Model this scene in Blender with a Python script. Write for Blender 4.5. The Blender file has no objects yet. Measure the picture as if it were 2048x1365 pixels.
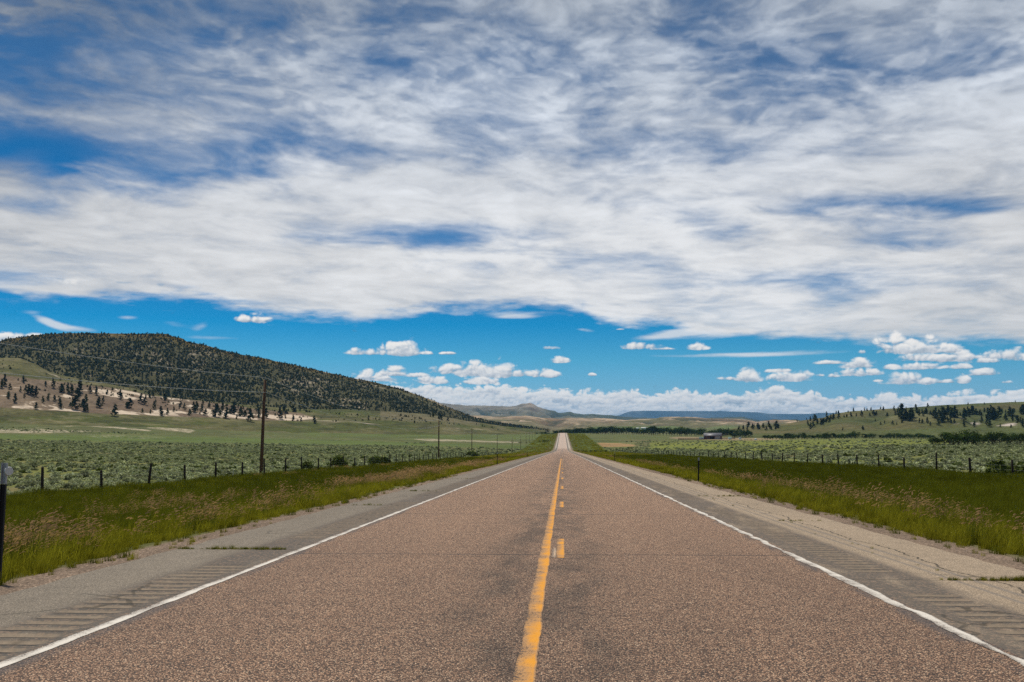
import bpy, bmesh, math, random
import numpy as np
from mathutils import Vector, Matrix, noise as mnoise

random.seed(7)
rng = np.random.default_rng(11)
SC = bpy.context.scene
COL = SC.collection

# ------------------------------------------------------------------ camera
EYE = 1.56
F = 1991.0                       # focal length in photo pixels (35 mm lens)
cam_d = bpy.data.cameras.new('camera')
cam_d.lens = 35.0; cam_d.sensor_width = 36.0
cam_d.clip_start = 0.1; cam_d.clip_end = 200000
cam = bpy.data.objects.new('camera', cam_d); COL.objects.link(cam)
YAW = math.atan(101.0 / F); PITCH = math.atan(179.5 / F)
cam.location = (0, 0, EYE)
cam.rotation_euler = (math.pi / 2 + PITCH, 0, YAW)
SC.camera = cam
RC = np.array(cam.rotation_euler.to_matrix())

def ray(px, py):
    """world direction of photo pixel, scaled so that its Y is 1"""
    px = np.asarray(px, float); py = np.asarray(py, float)
    v = np.stack([px - 1024, 682.5 - py, np.full_like(px, -F)], -1) @ RC.T
    return v / v[..., 1:2]

def at(px, py, Y):
    v = ray(px, py)
    return Vector((v[0] * Y, Y, EYE + v[2] * Y))

def project(x, y, z):
    v = np.stack([x, y, z - EYE], -1) @ RC
    w = np.maximum(-v[..., 2], 1e-6)
    return 1024 + F * v[..., 0] / w, 682.5 - F * v[..., 1] / w

def sm(a, b, x):
    t = np.clip((np.asarray(x, float) - a) / (b - a), 0, 1)
    return t * t * (3 - 2 * t)

# value noise in numpy
_T = rng.random((256, 256))
def vnoise(x, y):
    xi = np.floor(x).astype(int); yi = np.floor(y).astype(int)
    fx = x - xi; fy = y - yi
    fx = fx * fx * (3 - 2 * fx); fy = fy * fy * (3 - 2 * fy)
    a = _T[xi & 255, yi & 255]; b = _T[(xi + 1) & 255, yi & 255]
    c = _T[xi & 255, (yi + 1) & 255]; d = _T[(xi + 1) & 255, (yi + 1) & 255]
    return (a * (1 - fx) + b * fx) * (1 - fy) + (c * (1 - fx) + d * fx) * fy
def fbm(x, y, o=5, g=.5):
    s = 0; a = 1; n = 0
    for k in range(o):
        s = s + a * vnoise(x * 2 ** k + 17 * k, y * 2 ** k + 31 * k); n += a; a *= g
    return s / n
def ridged(x, y, o=4):
    s = 0; a = 1; n = 0
    for k in range(o):
        s = s + a * (1 - abs(2 * vnoise(x * 2 ** k + 7 * k, y * 2 ** k + 13 * k) - 1)); n += a; a *= .5
    return s / n

# ------------------------------------------------------------------ node helper
class NT:
    """small wrapper: builds shader nodes from python expressions"""
    def __init__(s, tree): s.t = tree; s.n = tree.nodes; s.l = tree.links
    def node(s, typ, **kw):
        n = s.n.new(typ)
        for k, v in kw.items(): setattr(n, k, v)
        return n
    def put(s, sock, v):
        if isinstance(v, E): s.l.new(v.s, sock)
        elif isinstance(v, bpy.types.NodeSocket): s.l.new(v, sock)
        elif v is not None:
            if sock.type in ('RGBA',) and len(v) == 3: v = (*v, 1)
            sock.default_value = v
    def math(s, op, a, b=0.0, c=None, clamp=False):
        n = s.node('ShaderNodeMath', operation=op, use_clamp=clamp)
        s.put(n.inputs[0], a); s.put(n.inputs[1], b)
        if c is not None: s.put(n.inputs[2], c)
        return E(s, n.outputs[0])
    def xyz(s, x, y, z=0.0):
        n = s.node('ShaderNodeCombineXYZ')
        for i, v in enumerate((x, y, z)): s.put(n.inputs[i], v)
        return E(s, n.outputs[0])
    def sep(s, v):
        n = s.node('ShaderNodeSeparateXYZ'); s.put(n.inputs[0], v)
        return [E(s, o) for o in n.outputs]
    def noise(s, vec, scale=1.0, detail=4, rough=.5, dist=0.0, dim='3D', lac=2.0, col=False, typ='FBM'):
        n = s.node('ShaderNodeTexNoise', noise_dimensions=dim, noise_type=typ)
        s.put(n.inputs['Vector'], vec); n.inputs['Scale'].default_value = scale
        n.inputs['Detail'].default_value = detail; n.inputs['Roughness'].default_value = rough
        n.inputs['Distortion'].default_value = dist; n.inputs['Lacunarity'].default_value = lac
        return E(s, n.outputs[1 if col else 0])
    def voronoi(s, vec, scale=1.0, feature='F1', out='Distance', dim='3D', rand=1.0):
        n = s.node('ShaderNodeTexVoronoi', feature=feature, voronoi_dimensions=dim)
        s.put(n.inputs['Vector'], vec); n.inputs['Scale'].default_value = scale
        n.inputs['Randomness'].default_value = rand
        return E(s, n.outputs[out])
    def ss(s, a, b, x, lo=0.0, hi=1.0):
        n = s.node('ShaderNodeMapRange', interpolation_type='SMOOTHSTEP')
        for i, v in enumerate((x, a, b, lo, hi)): s.put(n.inputs[i], v)
        return E(s, n.outputs[0])
    def lin(s, a, b, x, lo=0.0, hi=1.0):
        n = s.node('ShaderNodeMapRange')
        for i, v in enumerate((x, a, b, lo, hi)): s.put(n.inputs[i], v)
        return E(s, n.outputs[0])
    def mix(s, f, a, b, mode='MIX'):
        n = s.node('ShaderNodeMix', data_type='RGBA', blend_type=mode, clamp_factor=True)
        s.put(n.inputs[0], f)
        for k, v in ((6, a), (7, b)):
            if isinstance(v, tuple) and len(v) == 3: v = (*v, 1)
            s.put(n.inputs[k], v)
        return E(s, n.outputs[2])
    def ramp(s, x, pts, interp='LINEAR'):
        n = s.node('ShaderNodeValToRGB'); s.put(n.inputs[0], x)
        cr = n.color_ramp; cr.interpolation = interp
        while len(cr.elements) < len(pts): cr.elements.new(.5)
        for e, (p, c) in zip(cr.elements, pts):
            e.position = p
            e.color = (c, c, c, 1) if isinstance(c, (int, float)) else (*c[:3], 1)
        return E(s, n.outputs[0])
    def attr(s, name, out='Fac'):
        n = s.node('ShaderNodeAttribute', attribute_name=name)
        return E(s, n.outputs[out])
    def scale(s, v, k):
        n = s.node('ShaderNodeVectorMath', operation='MULTIPLY'); s.put(n.inputs[0], v)
        s.put(n.inputs[1], k if isinstance(k, (tuple, E)) else (k, k, k)); return E(s, n.outputs[0])
    def add(s, a, b):
        n = s.node('ShaderNodeVectorMath', operation='ADD'); s.put(n.inputs[0], a); s.put(n.inputs[1], b)
        return E(s, n.outputs[0])
    def fcurve(s, x, pts, x0, x1, y0, y1):
        """piecewise curve of pts [(x, y)] over the ranges"""
        n = s.node('ShaderNodeFloatCurve')
        c = n.mapping.curves[0]
        P = [((a - x0) / (x1 - x0), (b - y0) / (y1 - y0)) for a, b in pts]
        while len(c.points) < len(P): c.points.new(.5, .5)
        for q, p in zip(c.points, P): q.location = p; q.handle_type = 'AUTO_CLAMPED'
        n.mapping.update()
        s.put(n.inputs[1], s.lin(x0, x1, x))
        return E(s, n.outputs[0]) * (y1 - y0) + y0

class E:
    def __init__(s, g, sock): s.g = g; s.s = sock
    def __add__(s, o): return s.g.math('ADD', s, o)
    __radd__ = __add__
    def __sub__(s, o): return s.g.math('SUBTRACT', s, o)
    def __rsub__(s, o): return s.g.math('SUBTRACT', o, s)
    def __mul__(s, o): return s.g.math('MULTIPLY', s, o)
    __rmul__ = __mul__
    def __truediv__(s, o): return s.g.math('DIVIDE', s, o)
    def __rtruediv__(s, o): return s.g.math('DIVIDE', o, s)
    def __neg__(s): return s.g.math('MULTIPLY', s, -1.0)
    def clamp(s): return s.g.math('ADD', s, 0.0, clamp=True)
    def max(s, o): return s.g.math('MAXIMUM', s, o)
    def min(s, o): return s.g.math('MINIMUM', s, o)
    def abs(s): return s.g.math('ABSOLUTE', s)
    def pow(s, o): return s.g.math('POWER', s, o)

def srgb(r, g, b):
    def f(c):
        c /= 255
        return c / 12.92 if c <= .04045 else ((c + .055) / 1.055) ** 2.4
    return (f(r), f(g), f(b))
# ------------------------------------------------------------------ light
SUN_EL, SUN_AZ = math.radians(62), math.radians(-40)      # azimuth from +Y (down the road), negative = left
sd = Vector((math.sin(SUN_AZ) * math.cos(SUN_EL), math.cos(SUN_AZ) * math.cos(SUN_EL), math.sin(SUN_EL)))

# ------------------------------------------------------------------ clouds, worked out once per sky direction
def grid_at(gx, gy, G, px, py):
    G = np.asarray(G, float)
    fx = np.interp(px, gx, np.arange(len(gx))); fy = np.interp(py, gy, np.arange(len(gy)))
    ix = np.minimum(fx.astype(int), len(gx) - 2); iy = np.minimum(fy.astype(int), len(gy) - 2)
    tx = fx - ix; ty = fy - iy
    tx = tx * tx * (3 - 2 * tx) * .6 + tx * .4; ty = ty * ty * (3 - 2 * ty) * .6 + ty * .4
    return (G[iy, ix] * (1 - tx) + G[iy, ix + 1] * tx) * (1 - ty) + (G[iy + 1, ix] * (1 - tx) + G[iy + 1, ix + 1] * tx) * ty

GX = [i * 128 for i in range(17)]
GY = [0, 50, 100, 150, 200, 250, 300, 340, 370, 410, 440, 480, 520, 560, 600]
GC = [[.25, .35, .5, .5, .4, .5, .55, .55, .7, .8, .6, .3, .5, .65, .75, .8, .75],
      [.2, .35, .58, .6, .5, .5, .55, .6, .55, .7, .6, .35, .4, .6, .75, .75, .8],
      [.15, .25, .32, .42, .55, .5, .5, .6, .42, .6, .55, .3, .22, .45, .6, .45, .6],
      [.15, .38, .55, .7, .78, .68, .45, .6, .5, .52, .65, .55, .35, .3, .42, .6, .9],
      [.3, .5, .6, .6, .66, .6, .6, .65, .65, .65, .78, .6, .42, .5, .6, .95, 1],
      [.2, .4, .5, .6, .4, .45, .65, .7, .6, .7, .78, .85, .6, .65, .85, .95, 1],
      [-.05, .0, .2, .3, .15, .2, .4, .6, .7, .78, .45, .5, .65, .85, .9, .95, .95],
      [.62, -.05, .15, .25, .3, .62, .8, .85, .9, .85, .7, .85, .9, .95, .95, .95, .9],
      [.85, .55, .2, .7, .9, .95, 1, .95, .95, .9, .9, .9, .95, .95, .95, .9, .85],
      [.8, .75, .88, .98, 1, 1, 1, 1, .98, .95, .6, .8, .7, .25, .1, .2, .75],
      [.85, .85, .9, .95, .9, .95, 1, 1, .95, .95, .8, .5, .8, .72, .55, .7, .85],
      [.9, .9, .95, .95, .92, .55, .2, .15, .55, .9, .95, .9, .95, 1, .55, .75, .95],
      [.9, .95, .95, 1, 1, 1, .85, .65, .8, .72, .72, .9, .95, .9, .9, .95, .95],
      [.35, .85, .95, 1, 1, 1, 1, 1, 1, .9, .85, .62, .5, .4, .65, .85, .95],
      [.85, .95, 1, 1, 1, 1, 1, 1, 1, .95, .95, .9, .85, .85, .9, .9, .95]]
GB = [[122, 158, 184, 178, 192], [152, 200, 206, 196, 212], [168, 198, 218, 218, 222],
      [196, 222, 230, 226, 208], [204, 218, 229, 229, 214], [207, 224, 231, 228, 214]]

def azel(px, py):
    v = ray(px, py)
    return np.arctan2(v[..., 0], v[..., 1]), v[..., 2] / np.hypot(v[..., 0], v[..., 1])

LOBES = [(735, 708, 38, 13), (790, 706, 50, 26), (815, 707, 34, 31), (840, 708, 28, 6), (497, 642, 30, 9), (512, 643, 30, 18), (12, 680, 40, 14), (60, 676, 30, 10),
         (735, 759, 36, 18), (760, 761, 40, 9), (790, 749, 30, 18), (830, 753, 25, 8), (862, 765, 34, 14), (960, 766, 30, 14), (985, 766, 16, 9),
         (920, 745, 52, 18), (965, 748, 70, 30), (1000, 750, 50, 30), (1040, 751, 44, 14), (1090, 752, 28, 18), (1070, 750, 26, 8), (895, 708, 20, 4), (1117, 724, 22, 11),
         (1100, 698, 18, 7), (1185, 751, 8, 5), (1288, 696, 44, 13), (1270, 697, 28, 13), (1320, 699, 30, 5), (1398, 697, 21, 16),
         (1495, 761, 26, 23), (1460, 759, 24, 6), (1480, 760, 14, 12), (1560, 744, 26, 7), (1585, 760, 42, 18), (1600, 758, 24, 12), (1718, 733, 38, 18), (1672, 727, 36, 8), (1722, 750, 34, 15), (1724, 706, 10, 7),
         (1668, 754, 11, 9), (1800, 702, 46, 34), (1845, 702, 60, 28), (1885, 704, 38, 18), (1905, 720, 44, 22), (1860, 719, 60, 14), (1940, 716, 24, 10), (1850, 737, 48, 11), (1785, 737, 18, 9),
         (1820, 766, 46, 19), (1850, 765, 26, 11), (1783, 705, 8, 8), (1925, 764, 15, 14), (1890, 765, 20, 6), (1970, 749, 28, 11), (2015, 715, 44, 16), (2048, 718, 40, 22), (1975, 724, 26, 9), (1920, 736, 20, 9), (2015, 766, 10, 5), (1757, 763, 10, 4),
         (1240, 660, 10, 3), (1700, 752, 8, 4), (1640, 752, 8, 5)]
for _k in range(60):      # the same small cumulus all round, out of the frame too
    _a = random.choice((random.uniform(-2400, -120), random.uniform(2170, 4600)))
    LOBES.append((_a, random.uniform(690, 765), random.uniform(14, 60), random.uniform(6, 26)))
BANK = [(-3000, 780), (-300, 770), (300, 770), (640, 766), (700, 776), (740, 772), (790, 768), (830, 771), (880, 766), (930, 776), (990, 768), (1030, 772), (1060, 779), (1090, 772), (1120, 778),
        (1150, 784), (1180, 781), (1215, 784), (1250, 776), (1270, 780), (1290, 790), (1330, 784), (1370, 778), (1395, 784), (1420, 792), (1455, 786), (1480, 790), (1510, 779), (1545, 771), (1575, 775), (1600, 784),
        (1630, 782), (1650, 792), (1730, 796), (1765, 786), (1800, 790), (1850, 795), (1900, 786), (1935, 784), (1980, 788), (2030, 778), (2048, 777), (2300, 786), (4600, 780)]
EDGE = [(-3000, 600), (-300, 600), (0, 594), (60, 598), (150, 606), (230, 604), (300, 606), (420, 606), (490, 622), (540, 638), (640, 642), (800, 638), (870, 628), (900, 624), (1000, 620), (1100, 622),
        (1165, 624), (1190, 644), (1215, 652), (1330, 654), (1400, 668), (1450, 680), (1600, 686), (1720, 692), (1850, 684), (2048, 692), (2400, 690), (4600, 690)]

def ppx(az, el):
    """photo-like coordinates of a direction: exact near the frame, linear beyond"""
    a = np.clip(az, -1.2, 1.2)
    x = np.sin(a); y = np.cos(a)
    px, py = project(x, y, EYE + np.minimum(el, .9))
    px = px + (az - a) * F
    return px, py

def clouds(az, el):
    """linear colour and opacity of the cloud in each direction"""
    az = az.astype(np.float32); el = el.astype(np.float32)
    px, py = ppx(az, el)
    U = az * 17; V = np.log(np.maximum(el, -.03) + .06) * 15
    wx = (fbm(U * .5 + 5, V * .5, 3) - .5) * 1.1; wy = (fbm(U * .5 + 50, V * .5 + 9, 3) - .5) * 1.1
    U = U + wx - V * .10; V = V + wy + az * 2.2
    n1 = fbm(U, V, 7, .54) - .5
    n2 = fbm(U * 1.3 + V * .5, V * 3.4 + 30, 6, .62) - .5          # drawn-out streaks
    cells = fbm(U * 2.6 + 3, V * 3.2 + 70, 3, .5)                    # small puffs overhead
    cells = sm(.36, .62, cells) - .5
    w3x = (fbm(az * 14 + 3, el * 34, 4) - .5); w3y = (fbm(az * 14 + 31, el * 34 + 7, 4) - .5)
    gx = px + w3x * 120 + n2 * 40; gy = py + w3y * 45 + n1 * 20
    cov = grid_at(GX, GY, GC, gx, gy)
    hi = sm(.20, .36, el)
    n5 = fbm(U * 2.2 + V * .3 + 60, V * 2.6 + 11, 6, .6) - .5
    patch = sm(.35, .6, fbm(U * .3 + 70, V * .3 + 20, 3))                   # where the sheet breaks into small puffs
    nz = n1 * 1.5 + n2 * .45 + n5 * .80 + cells * .30 * (.1 + .9 * hi) * patch
    f = cov * 1.0 - .03 + nz * (.66 - .20 * sm(.75, 1., cov))
    alpha = sm(-.10, 1.02, f)
    alpha = (alpha + .15 * sm(-.1, .35, cov) * (1 - alpha)) * .97
    # lower edge
    ex = np.array([azel(a, b)[0] if -200 < a < 2200 else (a - 1125) / F for a, b in EDGE]); ey = np.array([azel(a, b)[1] if -200 < a < 2200 else (862 - b) / F for a, b in EDGE])
    ragged = fbm(az * 30, el * 140 + 4, 6, .6) - .5
    eg = np.interp(az + w3x * .03, ex, ey)
    alpha = alpha * sm(-.002, .013, el - eg + ragged * .020 + n1 * .01)
    B = grid_at([0, 512, 1024, 1536, 2048], [0, 150, 300, 400, 500, 600], GB, px, py) / 255
    B = B * .99 + n1 * .18 * (.55 + .45 * hi) + n5 * .12 + n2 * .05 + cells * .04 * hi + (fbm(U * .35 + 8, V * .35, 4) - .5) * .08
    B = np.clip(B, .2, .93)
    lin = B ** 2.2
    wv = sm(.15, .42, el)[..., None]
    col = lin[..., None] * ((1 - wv) * np.array([1.0, 1.0, 1.0]) + wv * np.array([.88, .97, 1.10]))
    # wisps
    def blob(bx, by, rx, ry, rot=0):
        dx = px - bx; dy = py - by
        c, s = math.cos(math.radians(rot)), math.sin(math.radians(rot))
        dx, dy = (dx * c + dy * s) / rx, (dy * c - dx * s) / ry
        return np.exp(-(dx * dx + dy * dy))
    wn = fbm(az * 22 - el * 30, el * 150, 6, .62)
    wc = 0
    for b in [(1440, 668, 110, 12, -4, .9), (1340, 668, 90, 9, -8, .8), (1590, 706, 150, 8, -2, .55), (1480, 709, 70, 4, 0, .35), (100, 645, 45, 9, 25, .75), (150, 656, 60, 7, 8, .8), (350, 649, 40, 9, 6, .42), (404, 652, 26, 12, -30, .40), (255, 636, 30, 7, 0, .5),
              (90, 577, 130, 7, 2, 1.1), (420, 676, 90, 6, 0, .5), (1850, 655, 260, 12, 0, .8), (1350, 712, 160, 5, 0, .4), (80, 625, 120, 6, 0, .4), (640, 735, 80, 5, 0, .35), (640, 700, 60, 4, 0, .3),
              (1170, 660, 24, 5, 8, .7), (1330, 762, 60, 4, 0, .3), (1030, 634, 60, 6, 0, .6), (1050, 626, 120, 7, 0, .5)]:
        wc = wc + blob(*b[:5]) * b[5]
    wa = sm(.30, .95, wc * (.35 + 1.3 * wn)) * .85
    wcol = np.array([.80, .84, .88]) * (.9 if True else 1)
    a2 = wa * (1 - alpha)
    at_ = alpha + a2
    col = (col * alpha[..., None] + wcol * a2[..., None]) / np.maximum(at_, 1e-4)[..., None]
    alpha = at_
    # ---- cumulus
    m = (el < .14)
    if m.any():
        A = az[m]; L = el[m]
        q = A * F / 30; r = L * F / 22
        qx = q + (fbm(q * .7, r * .7, 3) - .5) * .8; ry = r + (fbm(q * .7 + 9, r * .7 + 4, 3) - .5) * .8
        def bil(x, y):
            return abs(2 * vnoise(x, y) - 1) * .5 + abs(2 * vnoise(x * 2.1 + 3, y * 2.1) - 1) * .27 + abs(2 * vnoise(x * 4.3, y * 4.3 + 5) - 1) * .15 + abs(2 * vnoise(x * 8.7, y * 8.7 + 5) - 1) * .08
        b0 = bil(qx, ry)
        b1 = bil(qx - .10, ry + .22)
        lit = np.clip((b0 - b1), -.3, .3)
        tot = np.full(A.shape, -9.0, np.float32); up = np.zeros_like(tot); wsum = np.zeros_like(tot)
        for (lx, ly, w, h) in LOBES:
            if -200 < lx < 2200: a, e = azel(lx, ly)
            else: a, e = (lx - 1125) / F, (862 - ly) / F
            dx = (A - a) * F / (w * 1.08); dy = (L - e) * F / (h * 1.02)
            near = (abs(dx) < 1.8) & (dy < 2) & (dy > -1)
            if not near.any(): continue
            dxn = dx[near]; dyn = dy[near]
            bend = np.where(dyn < 0, -dyn * 4.5, dyn)
            d = 1 - (dxn * dxn + bend * bend)
            old = tot[near]; up_ = up[near]
            up[near] = np.where(d > old, dyn, up_); tot[near] = np.maximum(old, d)
        cm = tot + (b0 - .34) * 2.1
        ca = sm(.0, .8, cm) * sm(-.8, -.1, tot)
        ca = ca * .97
        cs = .47 + np.clip(up * 1.6, -.2, 1) * .38 + lit * .95 + (b0 - .35) * .25
        # far bank
        bx = np.array([azel(a, b)[0] if -200 < a < 2200 else (a - 1125) / F for a, b in BANK]); by = np.array([azel(a, b)[1] if -200 < a < 2200 else (862 - b) / F for a, b in BANK])
        q3 = A * F / 19; r3 = L * F / 12
        q3 = q3 + (fbm(q3 * .6, r3 * .6, 3) - .5) * .9; r3 = r3 + (fbm(q3 * .6 + 9, r3 * .6 + 4, 3) - .5) * .9
        c0 = bil(q3, r3); c1 = bil(q3 - .12, r3 + .28)
        tp = np.interp(A, bx, by)
        banks = []
        for j, (off, sc_) in enumerate([(0, 1.0), (13, .85), (25, .7), (36, .55)]):
            ph = 37.0 * j
            lump = (fbm(A * F / 75 + ph, A * 0 + ph, 4, .6) - .5) * 22 * (j > 0)
            dh = ((tp - L) * F - off + lump) / 8.0
            d0 = bil(q3 / sc_ + ph, r3 / sc_ + ph); d1 = bil(q3 / sc_ - .14 + ph, r3 / sc_ + .30 + ph)
            bm = dh + (d0 - .33) * 2.9
            lay = fbm(A * 24 + ph, L * 130, 4, .6)
            ba = sm(-.1, .9, bm) * (.74 if j else .95) * (1 - .5 * sm(2.0, 5, dh) * (j < 3))
            bs = .95 - .05 * j + np.clip(d0 - d1, -.3, .3) * .65 * sm(5, 0, dh) - sm(.3, 2.6, dh) * .42 + sm(2.8, 5, dh) * .16 + (lay - .5) * .8 * sm(0, 2, dh)
            banks.append((ba, bs))
        def shade(s_):
            s_ = np.clip(s_, 0, 1)
            xs = [0, .30, .50, .75, 1]
            return np.stack([np.interp(s_, xs, v) for v in ([.26, .40, .58, .84, .97], [.33, .46, .61, .83, .93], [.40, .52, .65, .81, .88])], -1)
        am = alpha[m]; cm_ = col[m]
        for a_, s_ in banks + [(ca, cs)]:
            cc = shade(s_)
            an = a_ + am * (1 - a_)
            cm_ = (cc * a_[..., None] + cm_ * (am * (1 - a_))[..., None]) / np.maximum(an, 1e-4)[..., None]
            am = an
        # grey scraps drifting under the sheet
        pxm = px[m]; pym = py[m]
        sc = np.zeros_like(tot)
        for (bx_, by_, rx, ry_) in [(278, 545, 20, 7), (262, 549, 14, 4), (322, 566, 9, 8), (248, 564, 18, 4), (440, 556, 9, 4), (172, 545, 22, 6), (192, 554, 14, 6)]:
            sc = np.maximum(sc, np.exp(-(((pxm - bx_) / rx) ** 2 + ((pym - by_) / ry_) ** 2)))
        sa = sm(.35, .75, sc + (b0 - .35) * .9) * .55
        cm_ = cm_ * (1 - sa[..., None]) + np.array([.36, .45, .55]) * sa[..., None]; am = np.maximum(am, sa)
        s2 = np.exp(-(((pxm - 120) / 50) ** 2 + ((pym - 550) / 14) ** 2)) + .7 * np.exp(-(((pxm - 138) / 18) ** 2 + ((pym - 556) / 10) ** 2))
        sa = sm(.3, .8, s2 + (b0 - .35) * .9) * .75
        cc = shade(.42 + lit * 1.0 + (pxm - 100) / 220)
        cm_ = cm_ * (1 - sa[..., None]) + cc * sa[..., None]; am = np.maximum(am, sa)
        alpha[m] = am; col[m] = cm_
    return col, alpha

# ------------------------------------------------------------------ world
def build_world():
    sun_d = bpy.data.lights.new('sun', 'SUN'); sun_d.energy = SUN_E; sun_d.angle = math.radians(.55)
    sun_d.color = (1.0, .935, .82)
    sun = bpy.data.objects.new('sun', sun_d); COL.objects.link(sun)
    sun.rotation_euler = sd.to_track_quat('Z', 'Y').to_euler()
    sun.location = (0, 0, 50)
    world = bpy.data.worlds.new('World'); SC.world = world; world.use_nodes = True
    wt = world.node_tree; wt.nodes.clear(); W = NT(wt)
    # cloud cover per direction: u follows asinh(azimuth), v follows a/(a+.5) of the elevation angle
    NW, NH = 3328, 768
    KU = math.asinh(math.pi * 1.5); KV = (math.pi / 2 + .5) / (math.pi / 2)
    u = (np.arange(NW) + .5) / NW; v = (np.arange(NH) + .5) / NH
    az = np.sinh((u * 2 - 1) * KU) / 1.5
    ang = .5 * v / (KV - v) - .012
    A, L = np.meshgrid(az, np.tan(np.minimum(ang, 1.5)))
    i0, i1 = (int(np.searchsorted(az, s_)) // 4 * 4 for s_ in (-.72, .72)); j1 = int(np.searchsorted(np.tan(np.minimum(ang, 1.5)), .56)) // 4 * 4
    cc, ca = clouds(A[2::4, 2::4], L[2::4, 2::4])
    col = np.repeat(np.repeat(cc, 4, 0), 4, 1); al = np.repeat(np.repeat(ca, 4, 0), 4, 1)
    col[:j1, i0:i1], al[:j1, i0:i1] = clouds(A[:j1, i0:i1], L[:j1, i0:i1])
    img = bpy.data.images.new('cloud_cover', NW, NH, alpha=True, float_buffer=True)
    img.colorspace_settings.name = 'Non-Color'; img.alpha_mode = 'CHANNEL_PACKED'
    p = np.empty((NH, NW, 4), np.float32); p[..., :3] = col; p[..., 3] = al
    img.pixels.foreach_set(p.ravel()); img.update()
    tc = W.node('ShaderNodeTexCoord')
    x, y, z = W.sep(tc.outputs['Generated'])
    azn = W.math('ARCTAN2', x, y)
    hl = W.math('SQRT', x * x + y * y)
    angn = W.math('ARCTAN2', z, hl)
    t = azn * 1.5
    ta = t.abs()
    ash = W.math('LOGARITHM', ta + W.math('SQRT', ta * ta + 1.0), math.e) * W.math('SIGN', t)
    un = ash * (.5 / KU) + .5
    ap = (angn + .012).max(0.0)
    vn = ap * KV / (ap + .5)
    im = W.node('ShaderNodeTexImage', image=img, extension='EXTEND', interpolation='Linear')
    W.put(im.inputs[0], W.xyz(un, vn))
    sky = W.node('ShaderNodeTexSky', sky_type='NISHITA')
    sky.sun_disc = False; sky.sun_elevation = SUN_EL; sky.sun_rotation = SUN_AZ
    sky.altitude = 1600; sky.air_density = 1.0; sky.dust_density = .3; sky.ozone_density = 2.0
    el = z / hl.max(.02)
    tint = W.ramp(W.lin(0, .5, el), SKY_TINT)
    blue = W.mix(1.0, E(W, sky.outputs[0]), tint, 'MULTIPLY')
    c = W.mix(E(W, im.outputs['Alpha']), W.scale(blue, SKY_GAIN), W.scale(E(W, im.outputs['Color']), 1.0 / BG))
    bg = W.node('ShaderNodeBackground'); W.put(bg.inputs[0], c); bg.inputs[1].default_value = BG
    out = W.node('ShaderNodeOutputWorld'); wt.links.new(bg.outputs[0], out.inputs[0])
    world.cycles.sampling_method = 'MANUAL'; world.cycles.sample_map_resolution = 512
SUN_E = 4.2; BG = .1; SKY_GAIN = 1.0
SKY_TINT = [(0.012, (0.456, 0.704, 1.096)), (0.082, (0.311, 0.630, 0.879)), (0.143, (0.156, 0.582, 0.796)), (0.213, (0.014, 0.456, 0.736)), (0.263, (0.019, 0.404, 0.677)), (0.394, (0.036, 0.397, 0.647)), (0.565, (0.031, 0.358, 0.582)), (0.715, (0.091, 0.394, 0.592)), (0.866, (0.144, 0.395, 0.555)), ]
build_world()
SC.view_settings.view_transform = 'Standard'; SC.view_settings.look = 'None'
SC.view_settings.exposure = 0; SC.view_settings.gamma = 1
# ------------------------------------------------------------------ small helpers for objects
def tag(o, label=None, cat=None, group=None, kind=None):
    if label: o['label'] = label
    if cat: o['category'] = cat
    if group: o['group'] = group
    if kind: o['kind'] = kind
    return o

def mesh_np(name, V, Fq, mat=None, parent=None, cols=None, attrs=None, smooth=False, link=True):
    """V (n,3); Fq (m,k) with k = 3 or 4, or a list of such arrays"""
    me = bpy.data.meshes.new(name)
    V = np.asarray(V, np.float32)
    Fs = Fq if isinstance(Fq, list) else [Fq]
    Fs = [np.asarray(f, np.int32) for f in Fs if len(f)]
    me.vertices.add(len(V)); me.vertices.foreach_set('co', V.ravel())
    idx = np.concatenate([f.ravel() for f in Fs]); tot = np.concatenate([np.full(len(f), f.shape[1], np.int32) for f in Fs])
    me.loops.add(len(idx)); me.loops.foreach_set('vertex_index', idx)
    me.polygons.add(len(tot))
    st = np.concatenate([[0], np.cumsum(tot)[:-1]]).astype(np.int32)
    me.polygons.foreach_set('loop_start', st)
    if smooth: me.polygons.foreach_set('use_smooth', np.ones(len(tot), bool))
    me.update(calc_edges=True); me.validate()
    for k, a in (attrs or {}).items():
        at_ = me.attributes.new(k, 'FLOAT', 'POINT'); at_.data.foreach_set('value', np.asarray(a, np.float32).ravel())
    for k, a in (cols or {}).items():
        at_ = me.attributes.new(k, 'FLOAT_COLOR', 'POINT')
        c = np.ones((len(V), 4), np.float32); c[:, :3] = a; at_.data.foreach_set('color', c.ravel())
    if mat: me.materials.append(mat)
    o = bpy.data.objects.new(name, me)
    if link: COL.objects.link(o)
    if parent: o.parent = parent
    return o

def empty(name, loc=(0, 0, 0), rz=0.0):
    o = bpy.data.objects.new(name, None); COL.objects.link(o)
    o.empty_display_size = .3; o.location = loc; o.rotation_euler = (0, 0, rz); return o

def grid_faces(nr, nc):
    i = np.arange(nr * nc).reshape(nr, nc)
    return np.stack([i[:-1, :-1], i[:-1, 1:], i[1:, 1:], i[1:, :-1]], -1).reshape(-1, 4)

def copy_tree(o, loc=None, rz=None, scale=None):
    c = o.copy(); COL.objects.link(c)
    for ch in o.children:
        d = ch.copy(); COL.objects.link(d); d.parent = c
        for g in ch.children:
            e = g.copy(); COL.objects.link(e); e.parent = d
    if loc is not None: c.location = loc
    if rz is not None: c.rotation_euler[2] = rz
    if scale is not None: c.scale = scale
    return c

def new_mat(name):
    m = bpy.data.materials.new(name); m.use_nodes = True
    t = m.node_tree; t.nodes.clear()
    g = NT(t); out = g.node('ShaderNodeOutputMaterial')
    return m, g, out

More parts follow.
